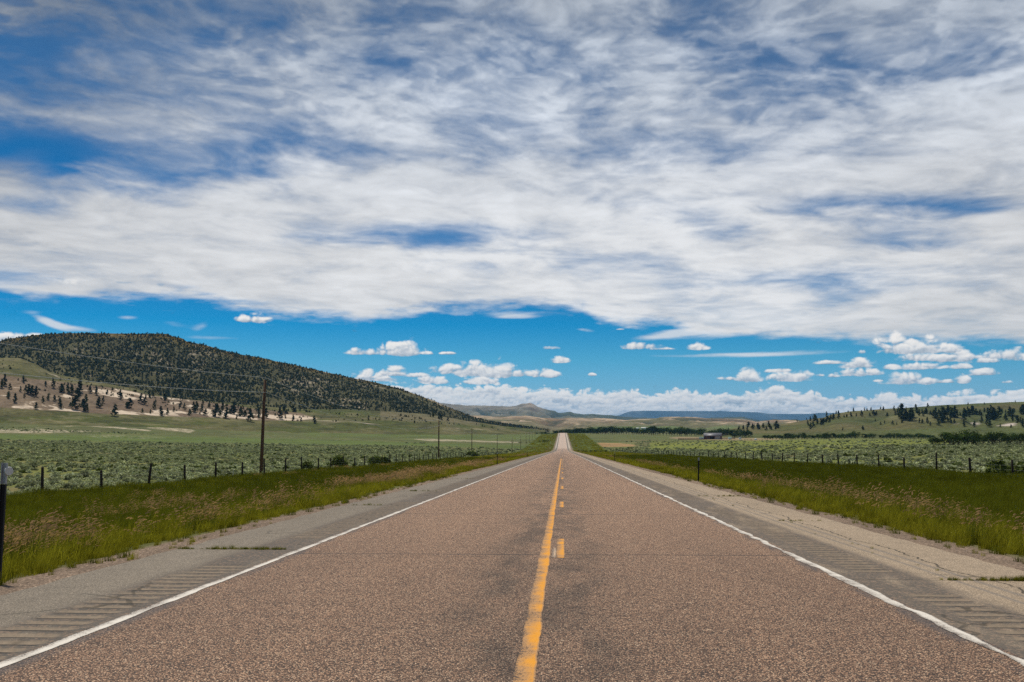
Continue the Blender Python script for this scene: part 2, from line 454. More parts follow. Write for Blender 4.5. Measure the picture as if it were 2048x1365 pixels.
def pbsdf(g, out, color, rough=.9, normal=None, spec=.2):
    b = g.node('ShaderNodeBsdfPrincipled')
    g.put(b.inputs['Base Color'], color if not (isinstance(color, tuple) and len(color) == 3) else (*color, 1))
    g.put(b.inputs['Roughness'], rough); g.put(b.inputs['Specular IOR Level'], spec)
    if normal is not None: g.put(b.inputs['Normal'], normal)
    if out is not None: g.l.new(b.outputs[0], out.inputs[0])
    return b

def bump(g, h, strength=.5, dist=.02):
    n = g.node('ShaderNodeBump'); g.put(n.inputs['Height'], h)
    n.inputs['Strength'].default_value = strength; n.inputs['Distance'].default_value = dist
    return n.outputs[0]

def simple(name, color, rough=.85, var=.25, scale=6.0, spec=.25, metal=0.0):
    m, g, out = new_mat(name)
    tc = g.node('ShaderNodeTexCoord')
    n = g.noise(tc.outputs['Object'], scale, 4, .6)
    c = g.scale((*color,), g.xyz(*[(n * (2 * var) + (1 - var))] * 3))
    b = pbsdf(g, out, c, rough, None, spec); b.inputs['Metallic'].default_value = metal
    return m

# ------------------------------------------------------------------ heights (all relative to the eye, +EYE at the end)
def zroad(y):
    y = np.asarray(y, float)
    a = -1.56 - .0176 * y                       # long fall from the camera
    b = -3.1 + (y - 1555) * .0129               # rise to the far crest
    c = -3.1 - (y - 1555) * .022 - 0            # drop behind the crest
    # smooth max of a, b around the valley, smooth min with c around the crest
    k = 1.1
    m = np.maximum(a, b) + k * np.log1p(np.exp(-abs(a - b) / k))
    m2 = np.minimum(m, np.maximum(c, -16)) - .35 * np.log1p(np.exp(-abs(m - np.maximum(c, -16)) / .35))
    m2 = np.where(y > 1200, m2, m)
    near = -1.56 - .0176 * y
    return np.where(y < 300, near, np.where(y < 420, near + (m2 - near) * sm(300, 420, y), m2)) + EYE

LAT_X = [-40, -31, -24, -14, -9, -6.9, -6.15, -5.9, -5.0, 5.0, 5.75, 6.0, 6.8, 9, 13, 22, 31, 40]
LAT_Z = [-1.4, -1.4, -1.5, -1.1, -.42, -.10, -.035, -.06, -.25, -.25, -.06, -.035, -.10, -.38, -.85, -.7, -.55, -.6]

CP = [-900, 0, 300, 600, 850, 1000, 1090, 1160, 1300, 1500, 1800, 2048, 2900]
CT = {   # per column of bearing: (distance, photo row) pairs
 -900: [(400, 897), (700, 882), (900, 866), (1100, 842), (1500, 815), (3000, 800), (30000, 840)],
 0:    [(200, 921), (400, 899), (700, 882), (850, 872), (1000, 855), (1200, 838), (1600, 832), (3000, 850), (30000, 858)],
 300:  [(200, 925), (400, 904), (700, 890), (850, 883), (1000, 869), (1250, 848), (1600, 842), (3000, 855), (30000, 858)],
 600:  [(200, 927), (400, 907), (700, 895), (1000, 886), (1150, 875), (1400, 856), (1800, 848), (3000, 856), (30000, 858)],
 850:  [(200, 928), (400, 909), (700, 897), (1000, 888), (1200, 880), (1500, 864), (1900, 855), (3000, 857), (30000, 858)],
 1000: [(200, 928), (400, 910), (700, 899), (1000, 888), (1300, 880), (1700, 868), (2200, 860), (3000, 857), (30000, 858)],
 1090: [(200, 925), (400, 911), (700, 901), (1000, 886), (1300, 875), (1700, 867), (2200, 864), (3000, 859), (30000, 858)],
 1160: [(200, 918), (400, 909), (700, 901), (1000, 886), (1300, 875), (1700, 868), (2200, 865), (3000, 859), (30000, 858)],
 1300: [(200, 916), (400, 903), (700, 893), (1000, 883), (1300, 877), (1700, 870), (2200, 868), (3000, 859), (30000, 858)],
 1500: [(200, 914), (400, 899), (700, 888), (1100, 879.5), (1400, 877), (1700, 873), (2200, 870), (3000, 859), (30000, 858)],
 1800: [(200, 909), (300, 900), (500, 891), (800, 882), (1100, 879), (1500, 877), (2200, 874), (3000, 862), (30000, 858)],
 2048: [(150, 909), (300, 899), (500, 894), (650, 886), (800, 881), (1100, 879), (1500, 876), (3000, 864), (30000, 858)],
 2900: [(150, 909), (300, 899), (500, 894), (650, 886), (800, 881), (1100, 879), (1500, 876), (3000, 864), (30000, 858)]}
_ly = np.linspace(math.log(60), math.log(30000), 160)
_tab = []
for _c in CP:
    pts = CT[_c]; left = _c < 1125
    y0 = 60.0; z0 = float(zroad(y0)) - EYE + (-1.4 if left else -.6)
    lx = [math.log(y0)] + [math.log(d) for d, r in pts]
    lz = [z0] + [(862 - r) / F * d for d, r in pts]
    v = np.interp(_ly, lx, lz)
    kern = np.array([1, 2, 3, 2, 1]) / 9.0
    v[2:-2] = np.convolve(v, kern, 'valid')
    _tab.append(v)
_tab = np.array(_tab)

def zplain(X, Y):
    X = np.asarray(X, float); Y = np.asarray(Y, float)
    Yc = np.clip(Y, 60, 29999)
    c = 1125 + F * X / Yc
    fx = np.interp(c, CP, np.arange(len(CP))); fy = (np.log(Yc) - _ly[0]) / (_ly[1] - _ly[0])
    ix = np.clip(fx.astype(int), 0, len(CP) - 2); iy = np.clip(fy.astype(int), 0, len(_ly) - 2)
    tx = fx - ix; ty = fy - iy
    z = (_tab[ix, iy] * (1 - tx) + _tab[ix + 1, iy] * tx) * (1 - ty) + (_tab[ix, iy + 1] * (1 - tx) + _tab[ix + 1, iy + 1] * tx) * ty
    return z + np.where(Y < 60, -.0176 * (Y - 60), 0) + EYE

def zground(X, Y):
    X = np.asarray(X, float); Y = np.asarray(Y, float)
    lat = np.interp(X, LAT_X, LAT_Z)
    off = sm(6.5, 9, abs(X))
    rough = (fbm(X * .35 + 100, Y * .35 + 100, 4) - .5) * .22 * off + (fbm(X * .02 + 40, Y * .02 + 10, 3) - .5) * 1.6 * sm(40, 200, abs(X))
    zc = zroad(Y) + lat
    w = sm(31, 110, abs(X))
    return zc * (1 - w) + zplain(X, Y) * w + rough

# ------------------------------------------------------------------ ground sheet
def in_poly_soft(px, py, rows, soft=6.0):
    """rows: (px, top, bottom) of a band across the picture's land; returns 0..1"""
    r = np.array(rows, float)
    t = np.interp(px, r[:, 0], r[:, 1], left=1e4, right=1e4); b = np.interp(px, r[:, 0], r[:, 2], left=-1e4, right=-1e4)
    return sm(-soft, soft, py - t) * sm(-soft, soft, b - py)

def ground_tones(X, Y, Z):
    px, py = project(X, Y, Z)
    n1 = fbm(X * .012 + 3, Y * .012 + 8, 5); n2 = fbm(X * .06 + 30, Y * .035 + 80, 4)
    base = np.array([.142, .152, .034]) * np.ones((*X.shape, 3))                 # grass between the sagebrush
    def mixc(c, m): 
        nonlocal base
        base = base * (1 - m[..., None]) + np.array(c) * m[..., None]
    far = sm(350, 900, Y)
    mixc([.092, .100, .032], far * .8)                                            # sagebrush seen from afar
    mixc([.165, .130, .060], sm(.50, .70, n1) * .7)
    mixc([.090, .125, .018], sm(.56, .70, n2) * .55)
    left = X < 0
    # far left: slopes above the flat
    mixc([.072, .084, .020], (left & (Y > 900)) * sm(.42, .6, n1) * .7)
    mixc([.085, .125, .018], in_poly_soft(px, py, [(-300, 866, 878), (0, 868, 880), (250, 872, 884), (500, 876, 888), (800, 884, 892), (1000, 890, 897), (1095, 893, 900)], 3) * .8)
    mixc([.090, .150, .018], in_poly_soft(px, py, [(620, 858, 872), (900, 868, 878), (1080, 870, 880)], 4) * .35)
    # right plain
    mixc([.165, .185, .022], in_poly_soft(px, py, [(1300, 884, 897), (1500, 880, 905), (1700, 878, 900), (1900, 878, 888)], 4) * .8)
    mixc([.34, .20, .09], in_poly_soft(px, py, [(1168, 886, 889), (1178, 886, 894), (1240, 887, 894), (1268, 890, 893)], 1.2) * .95)
    mixc([.30, .21, .12], in_poly_soft(px, py, [(1340, 875, 877), (1357, 874, 879), (1500, 876, 882), (1560, 878, 880)], 1.0) * .75)
    # verge inside the fences
    ax = abs(X)
    v = sm(6.9, 7.6, ax) * sm(32.5, 30.5, ax)
    mixc([.075, .082, .016], v)
    mixc([.075, .105, .016], v * sm(300, 600, Y))
    mixc([.085, .095, .020], v * sm(15, 9, ax))
    g = sm(7.6, 6.9, ax)
    mixc([.20, .145, .105], g)
    bare = np.zeros_like(X)
    for rows, a in [([(-200, 862, 868), (0, 857, 867), (80, 857, 868), (150, 860, 866), (210, 862, 864)], .75), ([(60, 856, 858), (160, 850, 853), (220, 852, 857), (296, 859, 864), (310, 862, 863)], .8),
                    ([(290, 855, 857), (330, 852, 862), (380, 858, 867), (395, 861, 862)], .75), ([(150, 868, 870), (190, 868, 877), (320, 872, 880), (340, 876, 877)], .6), ([(380, 858, 860), (470, 865, 872), (520, 866, 882), (620, 873, 882), (760, 879, 885), (840, 884, 889), (900, 885, 890)], .5),
                    ([(640, 875, 879), (730, 877, 880)], .5), ([(825, 877, 880), (860, 877, 884), (910, 879, 884), (1000, 882, 887), (1060, 884, 888), (1098, 880, 884)], .75),
                    ([(1500, 888, 889), (1530, 889, 896), (1640, 891, 899), (1690, 890, 897)], .45), ([(1760, 891, 893), (1780, 892, 898), (1795, 897, 900)], .9), ([(1640, 889, 894), (1680, 890, 896)], .7)]:
        bare = np.maximum(bare, in_poly_soft(px, py, rows, 1.8) * a)
    bare = bare * (ax > 40)
    return base, bare

def ground_material():
    m, g, out = new_mat('ground')
    tc = g.node('ShaderNodeTexCoord'); P = tc.outputs['Object']
    base = g.attr('tone', 'Color'); bare = g.attr('bare', 'Fac')
    nf = g.noise(P, 1.7, 5, .62); nm = g.noise(P, .22, 4, .6); nl = g.noise(P, .03, 4, .6)
    c = g.scale(base, g.xyz(*[nf * .7 + nm * .75 + nl * 1.0 - .30] * 3))
    # far tussocks: dark dots and grey-green tops
    vor = g.voronoi(P, .42, 'F1'); vr = g.voronoi(P, .42, 'F1', 'Color')
    geo = g.node('ShaderNodeNewGeometry')
    px_, py_, pz_ = g.sep(P)
    farm = g.ss(120, 500, py_)
    tus = g.ss(.55, .15, vor) * farm
    c = g.mix(tus * .7, c, g.mix(g.sep(vr)[0], (.055, .075, .035), (.17, .18, .10)))
    th = g.noise(g.scale(P, (.10, .28, 1)), 1.0, 7, .68)
    bm = g.ss(.46, .60, bare * .46 + (th - .5) * .8 + .17) * g.ss(.02, .2, bare)
    c = g.mix(bm, c, g.mix(nf, (.40, .31, .22), (.66, .56, .43)))
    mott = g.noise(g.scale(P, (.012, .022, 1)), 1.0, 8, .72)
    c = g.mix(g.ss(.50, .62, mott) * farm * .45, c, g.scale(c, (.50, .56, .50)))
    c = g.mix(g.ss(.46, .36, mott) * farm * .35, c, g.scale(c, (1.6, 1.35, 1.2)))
    # grit beside the pavement
    ve = g.voronoi(P, 42.0, 'F1', 'Color')
    grit = g.ss(7.6, 6.9, px_.abs())
    c = g.mix(grit * .75, c, g.mix(1.0, c, g.ramp(g.sep(ve)[0], [(0, .35), (.5, .8), (.85, 1.5), (1, 3.0)]), 'MULTIPLY'))
    vb = g.voronoi(P, 42.0, 'F1')
    pbsdf(g, out, c, .95, bump(g, nf * .7 + vb * .5, .6, .05), .1)
    return m

def build_ground():
    ys = [-400, -250, -150, -90, -60]
    y = -40.0
    while y < 24000: ys.append(y); y += max(.5 if y < 40 else 1.0, .013 * y if y > 0 else 1)
    ys.append(24000.0); ys = np.array(ys)
    cor = np.array([-40, -37, -34, -31, -28, -25, -22, -19, -16, -14, -12, -10, -9, -8, -7.4, -6.9, -6.5, -6.15, -5.9, -5.4, -3, 0, 3, 5.2, 5.75, 6.0, 6.4, 6.8, 7.3, 8, 9, 10, 12, 14, 16, 19, 22, 25, 28, 31, 34, 37, 40.])
    u = np.concatenate([np.linspace(0, .62, 260)[1:], np.linspace(.62, 1.6, 30)[1:]])
    R = []
    for Y in ys:
        s_ = max(Y, 0) + 60
        R.append(np.concatenate([(-40 - u * s_)[::-1], cor, 40 + u * s_]))
    X = np.array(R); Yg = np.repeat(ys[:, None], X.shape[1], 1)
    Z = zground(X, Yg)
    tone, bare = ground_tones(X, Yg, Z)
    V = np.stack([X, Yg, Z], -1).reshape(-1, 3)
    o = mesh_np('ground', V, grid_faces(*X.shape), ground_material(), cols={'tone': tone.reshape(-1, 3)}, attrs={'bare': bare}, smooth=True)
    tag(o, kind='structure')
build_ground()

# ------------------------------------------------------------------ road
def road_rows(step, y0=-40.0, fine=70.0):
    ys = []; y = y0
    while y < 2300:
        ys.append(y); y += step if (2 < y < fine) else max(.5, .012 * abs(y))
    return np.array(ys)

def chip_colour(g, P, worn=True):
    """reddish chip seal: stones of several tints in dark binder"""
    x, y, z = g.sep(P)
    v = g.voronoi(P, 78.0, 'F1', 'Color'); d = g.voronoi(P, 78.0, 'F1')
    r = g.sep(v)
    st = g.ramp(r[0], [(0, (.045, .028, .02)), (.22, (.14, .085, .06)), (.45, (.36, .235, .175)), (.75, (.58, .405, .31)), (.95, (.80, .63, .50)), (1, (.92, .84, .74))])
    c = g.mix(g.ss(.30, .62, d), st, (.045, .036, .034))
    big = g.noise(g.scale(P, (.55, .06, 1)), 1.0, 5, .6)
    mid = g.noise(g.scale(P, (2.2, .7, 1)), 1.0, 5, .6)
    dark = g.ss(.36, .66, mid) * g.ss(1.25, .30, (x + .30).abs()) + g.ss(.58, .78, mid) * .4
    c = g.mix(dark.min(1.0) * .72, c, g.scale(c, (.40, .45, .50)))
    c = g.scale(c, g.xyz(*[big * .6 + .84] * 3))
    c = g.scale(c, (1.08, .915, .735))
    near_shade = g.ss(26, 5, y) * .34      # colour darkened towards the camera, for the shaded gaps between chips
    c = g.mix(near_shade, c, (.03, .022, .017))
    # faint grey polish in the wheel paths
    wp = g.ss(.45, .1, ((x + .25).abs() - 1.9).abs())
    c = g.mix(wp * .22, c, g.scale(c, (1.18, 1.15, 1.12)))
    return c, d, mid

def crack_lines(g, P, lines, w=.010, amp=.10):
    x, y, z = g.sep(P)
    wob = (g.noise(P, 2.2, 5, .7) - .5) * amp * 2 + (g.noise(P, .5, 2, .5) - .5) * amp * 2.5
    t = None
    for yc, sl in lines:
        d = (y + wob + x * sl - yc).abs()
        m = g.ss(w * 2.2, w * .6, d)
        t = m if t is None else t.max(m)
    return t

def P_y(g, P): return g.sep(P)[1]
def road_material():
    m, g, out = new_mat('chip_seal')
    tc = g.node('ShaderNodeTexCoord'); P = tc.outputs['Object']
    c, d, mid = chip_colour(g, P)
    c = g.mix(g.ss(690, 800, P_y(g, P)) * .36 + g.ss(40, 600, P_y(g, P)) * .16, c, (.58, .47, .39))      # older, paler seal on the far rise; a gradual paling builds before it
    cr = crack_lines(g, P, [(14.95, -.02), (62.3, .0), (49.5, .01), (33.6, .0), (24.0, .015), (88.0, 0.), (121., 0.)], .028, .03)
    c = g.mix(cr * .75, c, (.03, .026, .025))
    x, y, z = g.sep(P)
    # tar-dark fade beside the edge lines
    ed = g.ss(.16, .03, (x + 4.05).abs() - .07) .max(g.ss(.16, .03, (x - 3.37).abs() - .07))
    c = g.mix(ed * g.ss(.4, .6, mid) * .6, c, (.06, .058, .06))
    pbsdf(g, out, c, .85, bump(g, d * -1.0 - cr * 1.5, .75, .006), .25)
    return m

def shoulder_material():
    m, g, out = new_mat('old_asphalt')
    tc = g.node('ShaderNodeTexCoord'); P = tc.outputs['Object']
    x, y, z = g.sep(P)
    v = g.voronoi(P, 120.0, 'F1', 'Color'); d = g.voronoi(P, 120.0, 'F1')
    r = g.sep(v)
    st = g.ramp(r[0], [(0, (.09, .085, .078)), (.5, (.19, .178, .16)), (.9, (.27, .25, .225)), (1, (.5, .47, .43))])
    big = g.noise(g.scale(P, (.9, .12, 1)), 1.0, 6, .65); mid = g.noise(P, 3.0, 5, .6)
    c = g.scale(st, g.xyz(*[big * .55 + mid * .35 + .52] * 3))
    right = g.ss(0, 1, x)
    c = g.mix(right * .8, g.scale(c, (.86, .77, .66)), g.scale(c, (1.55, 1.26, .96)))
    c = g.mix(g.ss(690, 800, y) * .45, c, (.55, .50, .43))
    rum = g.attr('rumble', 'Fac')
    inner = g.ss(1.05, .35, (x + 3.0 - 7.05 + 0.0).abs().min(9.0)) 
    # inner band between edge line and rumble: darker, with spilled red chips
    axi = (g.ss(5.05, 4.75, x * -1.0) * (1.0 - right)).max(g.ss(4.50, 4.25, x) * right)
    band = axi * g.ss(.40, .62, g.noise(g.scale(P, (2.5, .5, 1)), 1.0, 4, .6) + .12)
    c = g.mix((band * .6 + axi * .3).min(.9), c, g.mix(g.ss(.50, .60, g.noise(P, 22.0, 4, .7)), (.080, .070, .060), (.20, .14, .10)))
    ph = g.math('FRACT', (y + (g.noise(P, 5.0, 3, .5) - .5) * .025) / .305)
    fl = g.ss(.0, .2, ph) * g.ss(.66, .5, ph)
    lip_shade = g.ss(.80, .90, ph).max(g.ss(.16, .06, ph))  # groove edges: their shadow put into the colour
    c = g.mix(rum * fl * .75, c, g.mix(g.noise(P, 14.0, 4, .7), (.13, .10, .07), (.36, .28, .20)))
    c = g.mix(rum * lip_shade * .9, c, (.014, .012, .010))
    # tyre streaks on the right shoulder
    tk = g.ss(.05, .01, (x - 4.62 + (g.noise(g.scale(P, (0, .04, 0)), 1.0, 1, .5) - .5) * .5).abs()) .max(g.ss(.06, .01, (x - 4.85 + (g.noise(g.scale(P, (0, .04, 0)), 1.0, 1, .5) - .5) * .5).abs()))
    c = g.mix(tk * right * .45, c, (.10, .10, .105))
    left_j = crack_lines(g, P, [(15.45, .0), (36.6, .02), (52.0, 0.), (27.5, -.02), (70., 0.)], .009, .04)
    right_j = crack_lines(g, P, [(12.35, .0), (33.4, .0), (22.2, .03), (47.0, 0.), (61., 0.)], .009, .06)
    # wandering lengthwise crack
    wx = (g.noise(g.scale(P, (0, .35, 0)), 1.0, 5, .7) - .5) * .9
    lc = g.ss(.022, .008, (x - 5.05 + wx).abs()) * right
    vc = g.voronoi(g.add(P, g.scale(g.noise(P, 1.5, 4, .6, col=True), .5)), .55, 'DISTANCE_TO_EDGE')
    al = g.ss(.018, .004, vc) * g.ss(.50, .60, g.noise(P, .35, 3, .5)) * g.ss(6.0, 5.5, x.abs() + .2) * .7
    cr = (left_j * (1.0 - right)).max(right_j * right).max(lc).max(al)
    c = g.mix(cr * .85, c, (.028, .026, .02))
    pbsdf(g, out, c, .9, bump(g, d * -.6 + mid * 2.0 - cr * 3.0, .6, .005), .2)
    return m

def strip(name, xs_fn, ys, mat, lift=0.0, attrs_fn=None, dz_fn=None):
    X = np.array([xs_fn(y) for y in ys]); Y = np.repeat(ys[:, None], X.shape[1], 1)
    Z = zroad(Y) + lift
    at_ = {}
    if dz_fn is not None:
        dz, rum = dz_fn(X, Y); Z = Z + dz; at_['rumble'] = rum
    V = np.stack([X, Y, Z], -1).reshape(-1, 3)
    return mesh_np(name, V, grid_faces(*X.shape), mat, attrs=at_, smooth=True)

XL, XR = -4.12, 3.44        # seams between lanes and shoulders
def build_road():
    ys = road_rows(1.0)
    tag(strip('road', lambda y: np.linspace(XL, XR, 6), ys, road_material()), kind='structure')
    sh = shoulder_material()
    yf = road_rows(.04, fine=75)
    def rum(X, Y, side):
        lo, hi = (-4.82, -4.22) if side < 0 else (3.72, 4.22)
        wob = (fbm(Y * .9, Y * 0 + 3 + side, 3) - .5) * .10
        wob = wob + (vnoise(Y / .305, Y * 0 + 7) - .5) * .04
        inx = sm(lo - .03, lo + .05, X + wob) * sm(hi + .03, hi - .05, X + wob)
        ph = (Y / .305) % 1.0
        gv = np.sin(np.pi * np.clip(ph / .62, 0, 1)) ** 1.0
        if side < 0:
            on = (Y < 13.4) | ((Y > 17.2) & (Y < 29.3)) | ((Y > 34) & (Y < 46)) | ((Y > 51) & (Y < 63))
        else:
            on = (Y < 11.2) | ((Y > 13.0) & (Y < 27)) | ((Y > 31) & (Y < 44)) | ((Y > 50) & (Y < 64))
        d = gv * inx * on * (Y < 74) * (Y > 2)
        return -.024 * d, inx * on * (Y < 74) * (Y > 2)
    jl = lambda y: (float(fbm(np.array(y * .8), np.array(1.5), 4)) - .5) * .22
    jr = lambda y: (float(fbm(np.array(y * .8), np.array(9.5), 4)) - .5) * .26
    tag(strip('shoulder', lambda y: np.array([-6.02 + jl(y), -5.6, -5.2, -4.9, -4.82, -4.72, -4.5, -4.3, -4.22, -4.16, XL]), yf, sh, 0, None, lambda X, Y: rum(X, Y, -1)), kind='structure')
    tag(strip('shoulder', lambda y: np.array([XR, 3.62, 3.70, 3.78, 3.97, 4.15, 4.24, 4.34, 4.8, 5.4, 5.88 + jr(y)]), yf, sh, 0, None, lambda X, Y: rum(X, Y, 1)), kind='structure')
    # paint
    def paint(name, col, wear, dim, edge):
        m, g, out = new_mat(name)
        tc = g.node('ShaderNodeTexCoord'); P = tc.outputs['Object']
        n = g.noise(g.scale(P, (1.2, .8, 1)), 30.0, 5, .7); n2 = g.noise(P, 2.5, 4, .6); d = g.voronoi(P, 95.0, 'F1')
        e = g.attr('edge', 'Fac')
        a = g.ss(.28, .42, n * .62 + n2 * .50 + e * edge - d * .36 + wear - .05)
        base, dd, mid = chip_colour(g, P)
        dk = g.scale(base, (.5, .52, .55))
        f = g.ss(.40, .60, n2 * .6 + e * .28 - .02)
        pc = g.mix(f, dim, col)
        c = g.mix(a, dk, pc)
        pbsdf(g, out, c, .7, bump(g, d * -1.0, .6, .004), .3)
        return m
    yel = paint('yellow_paint', (.64, .262, .002), .0, (.40, .21, .075), .20)
    whi = paint('white_paint', (.62, .57, .50), .0, (.42, .38, .33), .20)
    def line(name, x0, x1, ya, yb, mat, wj=.012, step=.10):
        ys = []; y = ya
        while y < yb: ys.append(y); y += step if y < 60 else max(step, .01 * y)
        ys.append(yb); ys = np.array(ys)
        ja = (fbm(ys * 2.0 + x0 * 7, ys * 0 + 2, 4) - .5) * wj * 4; jb = (fbm(ys * 2.0 + x0 * 5, ys * 0 + 12, 4) - .5) * wj * 4
        X = np.stack([x0 + ja, x0 + ja + .02, (x0 + x1) / 2 + ja * 0, x1 + jb - .02, x1 + jb], 1)
        Y = np.repeat(ys[:, None], 5, 1); Z = zroad(Y) + .004
        e = np.tile(np.array([0, .45, .75, 1., 0.2]), (len(ys), 1))
        o = mesh_np(name, np.stack([X, Y, Z], -1).reshape(-1, 3), grid_faces(*X.shape), mat, attrs={'edge': e}, smooth=True)
        return tag(o, kind='structure')
    line('edge_line_marking', -4.105, -3.995, -40, 2200, whi, .014)
    line('edge_line_marking', 3.31, 3.425, -40, 2200, whi, .028)
    line('centre_line_marking', -.345, -.195, -40, 155, yel, .008)
    for k in range(-2, 12):
        y0 = 14.5 + 12.2 * k
        line('centre_dash_marking', -.105, .02, y0 + (.15 if k else 0), y0 + 3.0 + .0, yel, .004)
    line('centre_dash_marking', -.165, -.108, 14.5, 15.9, paint('old_yellow_paint', (.52, .36, .22), -.03, (.42, .31, .22), .12), .003)
build_road()
# ------------------------------------------------------------------ hills: each a solid ridge at its own distance
HILLS = {}
def hill(name, crest, foot, nx, nt, prof, relief, tone_fn, mat, back=.9, crest_rough=0.0, seed=0, ledge=None):
    """crest, foot: (photo column, photo row, distance) along the ridge and along its base"""
    crest = np.array(crest, float); foot = np.array(foot, float)
    cx = np.linspace(crest[0, 0], crest[-1, 0], nx)
    cr = np.interp(cx, crest[:, 0], crest[:, 1]); cd = np.interp(cx, crest[:, 0], crest[:, 2])
    fr = np.interp(cx, foot[:, 0], foot[:, 1]); fd = np.interp(cx, foot[:, 0], foot[:, 2])
    fd = np.minimum(fd, cd - 20)
    a = ray(cx, cr); b = ray(cx, fr)
    Cx, Cy, Cz = a[:, 0] * cd, cd, a[:, 2] * cd
    Fx, Fy = b[:, 0] * fd, fd
    Fz = zground(Fx, Fy) - EYE - .6
    t = np.concatenate([np.linspace(-.12, 1, nt), np.linspace(1, 1 + back, 14)[1:]])[:, None]
    tt = np.clip(t, 0, 1)
    X = Fx + (Cx - Fx) * t; Y = Fy + (Cy - Fy) * t
    Z = Fz + (Cz - Fz) * prof(tt)
    Z = np.where(t < 0, Fz + t * 40, Z)
    over = np.clip((t - 1) / back, 0, 1)
    Z = np.where(t > 1, Cz - (Cz - np.minimum(Fz, -14) + 20) * over ** 1.5, Z)
    H = np.maximum(Cz - Fz, 3)
    env = np.clip(np.sin(np.pi * np.clip(t, 0, 1)), 0, 1) ** .8
    rl = relief(X, Y, tt)
    Z = Z + rl * env * H
    if crest_rough:
        Z = Z + (fbm(X * .02 + seed, Y * .02, 4) - .5) * crest_rough * sm(.6, 1, tt) * (t <= 1.2)
    Z = Z + EYE
    tone, bare = tone_fn(X, Y, Z, tt, rl)
    V = np.stack([X, Y, Z], -1).reshape(-1, 3)
    o = mesh_np(name, V, grid_faces(*X.shape), mat, cols={'tone': tone.reshape(-1, 3)}, attrs={'bare': np.broadcast_to(bare, X.shape)}, smooth=True)
    tag(o, kind='structure')
    return X, Y, Z

def hill_material(name, sc, barecol, streak=(.02, .02, .05), contrast=1.0):
    m, g, out = new_mat(name)
    tc = g.node('ShaderNodeTexCoord'); P = tc.outputs['Object']
    base = g.attr('tone', 'Color'); bare = g.attr('bare', 'Fac')
    n = g.noise(P, sc, 6, .65); n2 = g.noise(P, sc * .15, 4, .6)
    c = g.scale(base, g.xyz(*[(n - .5) * (1.9 * contrast) + (n2 - .5) * 1.2 + 1.0] * 3))
    sn = g.noise(g.scale(P, streak), 1.0, 7, .65)
    bm = g.ss(.40, .62, bare * .62 + (sn - .5) * .9) * g.ss(.01, .15, bare)
    c = g.mix(bm, c, g.scale(barecol, g.xyz(*[n * .7 + .65] * 3)))
    vd = g.voronoi(P, sc * 3.2, 'F1')
    c = g.mix(g.ss(.34, .16, vd) * SHRUB.get(name, 0.0), c, (.035, .045, .018))
    pbsdf(g, out, c, .95, bump(g, n, .9, 1.6 / (sc * 8)), .05)
    return m

SHRUB = {'hill_soil': .75, 'clay_soil': .35, 'grass_slope': .30, 'badland_soil': .35, 'mountain_slope': .5}
def tones(*cs):
    return [np.array(c) for c in cs]

# the long juniper covered hill on the left
HA = hill('juniper_hill',
    [(-900, 720, 2300), (-400, 700, 2250), (-100, 688, 2200), (0, 683, 2180), (12, 678, 2180), (40, 676, 2180), (62, 671, 2180), (90, 668, 2180), (160, 667, 2180), (250, 668, 2180), (335, 668, 2180), (345, 673, 2180), (366, 678, 2180), (372, 683, 2180), (410, 690, 2190), (450, 702, 2200),
     (480, 709, 2220), (520, 716, 2240), (600, 733, 2280), (700, 755, 2330), (755, 767, 2350), (800, 778, 2380), (830, 788, 2400), (870, 802, 2440), (905, 819, 2480), (950, 836, 2550), (1000, 847, 2620), (1040, 852, 2680), (1075, 856, 2700), (1100, 860, 2700)],
    [(-900, 820, 1500), (0, 760, 1600), (100, 768, 1600), (200, 778, 1620), (300, 800, 1650), (420, 812, 1680), (500, 819, 1700), (620, 825, 1750), (760, 828, 1800), (850, 832, 1850), (930, 843, 2000), (1000, 855, 2200), (1060, 860, 2350), (1100, 862, 2400)],
    760, 120, lambda t: t ** .92,
    lambda X, Y, t: (ridged(X * .004 + 5, Y * .0035, 4) - .62) * .16 + (fbm(X * .018, Y * .018, 4) - .5) * .07,
    lambda X, Y, Z, t, rl: (tones((.078, .071, .031))[0] * (1 + (fbm(X * .01, Y * .01, 4) - .5)[..., None] * .6) * np.array([1, 1, 1]) + sm(.86, 1, t)[..., None] * np.array([.03, .0, -.02]),
                            .24 + .52 * sm(.46, .66, fbm(X * .009 + 9, Y * .009, 4)) * (.45 + .55 * sm(-1500, -600, X))),
    hill_material('hill_soil', .09, (.33, .27, .19), (.045, .03, .12)), crest_rough=4)

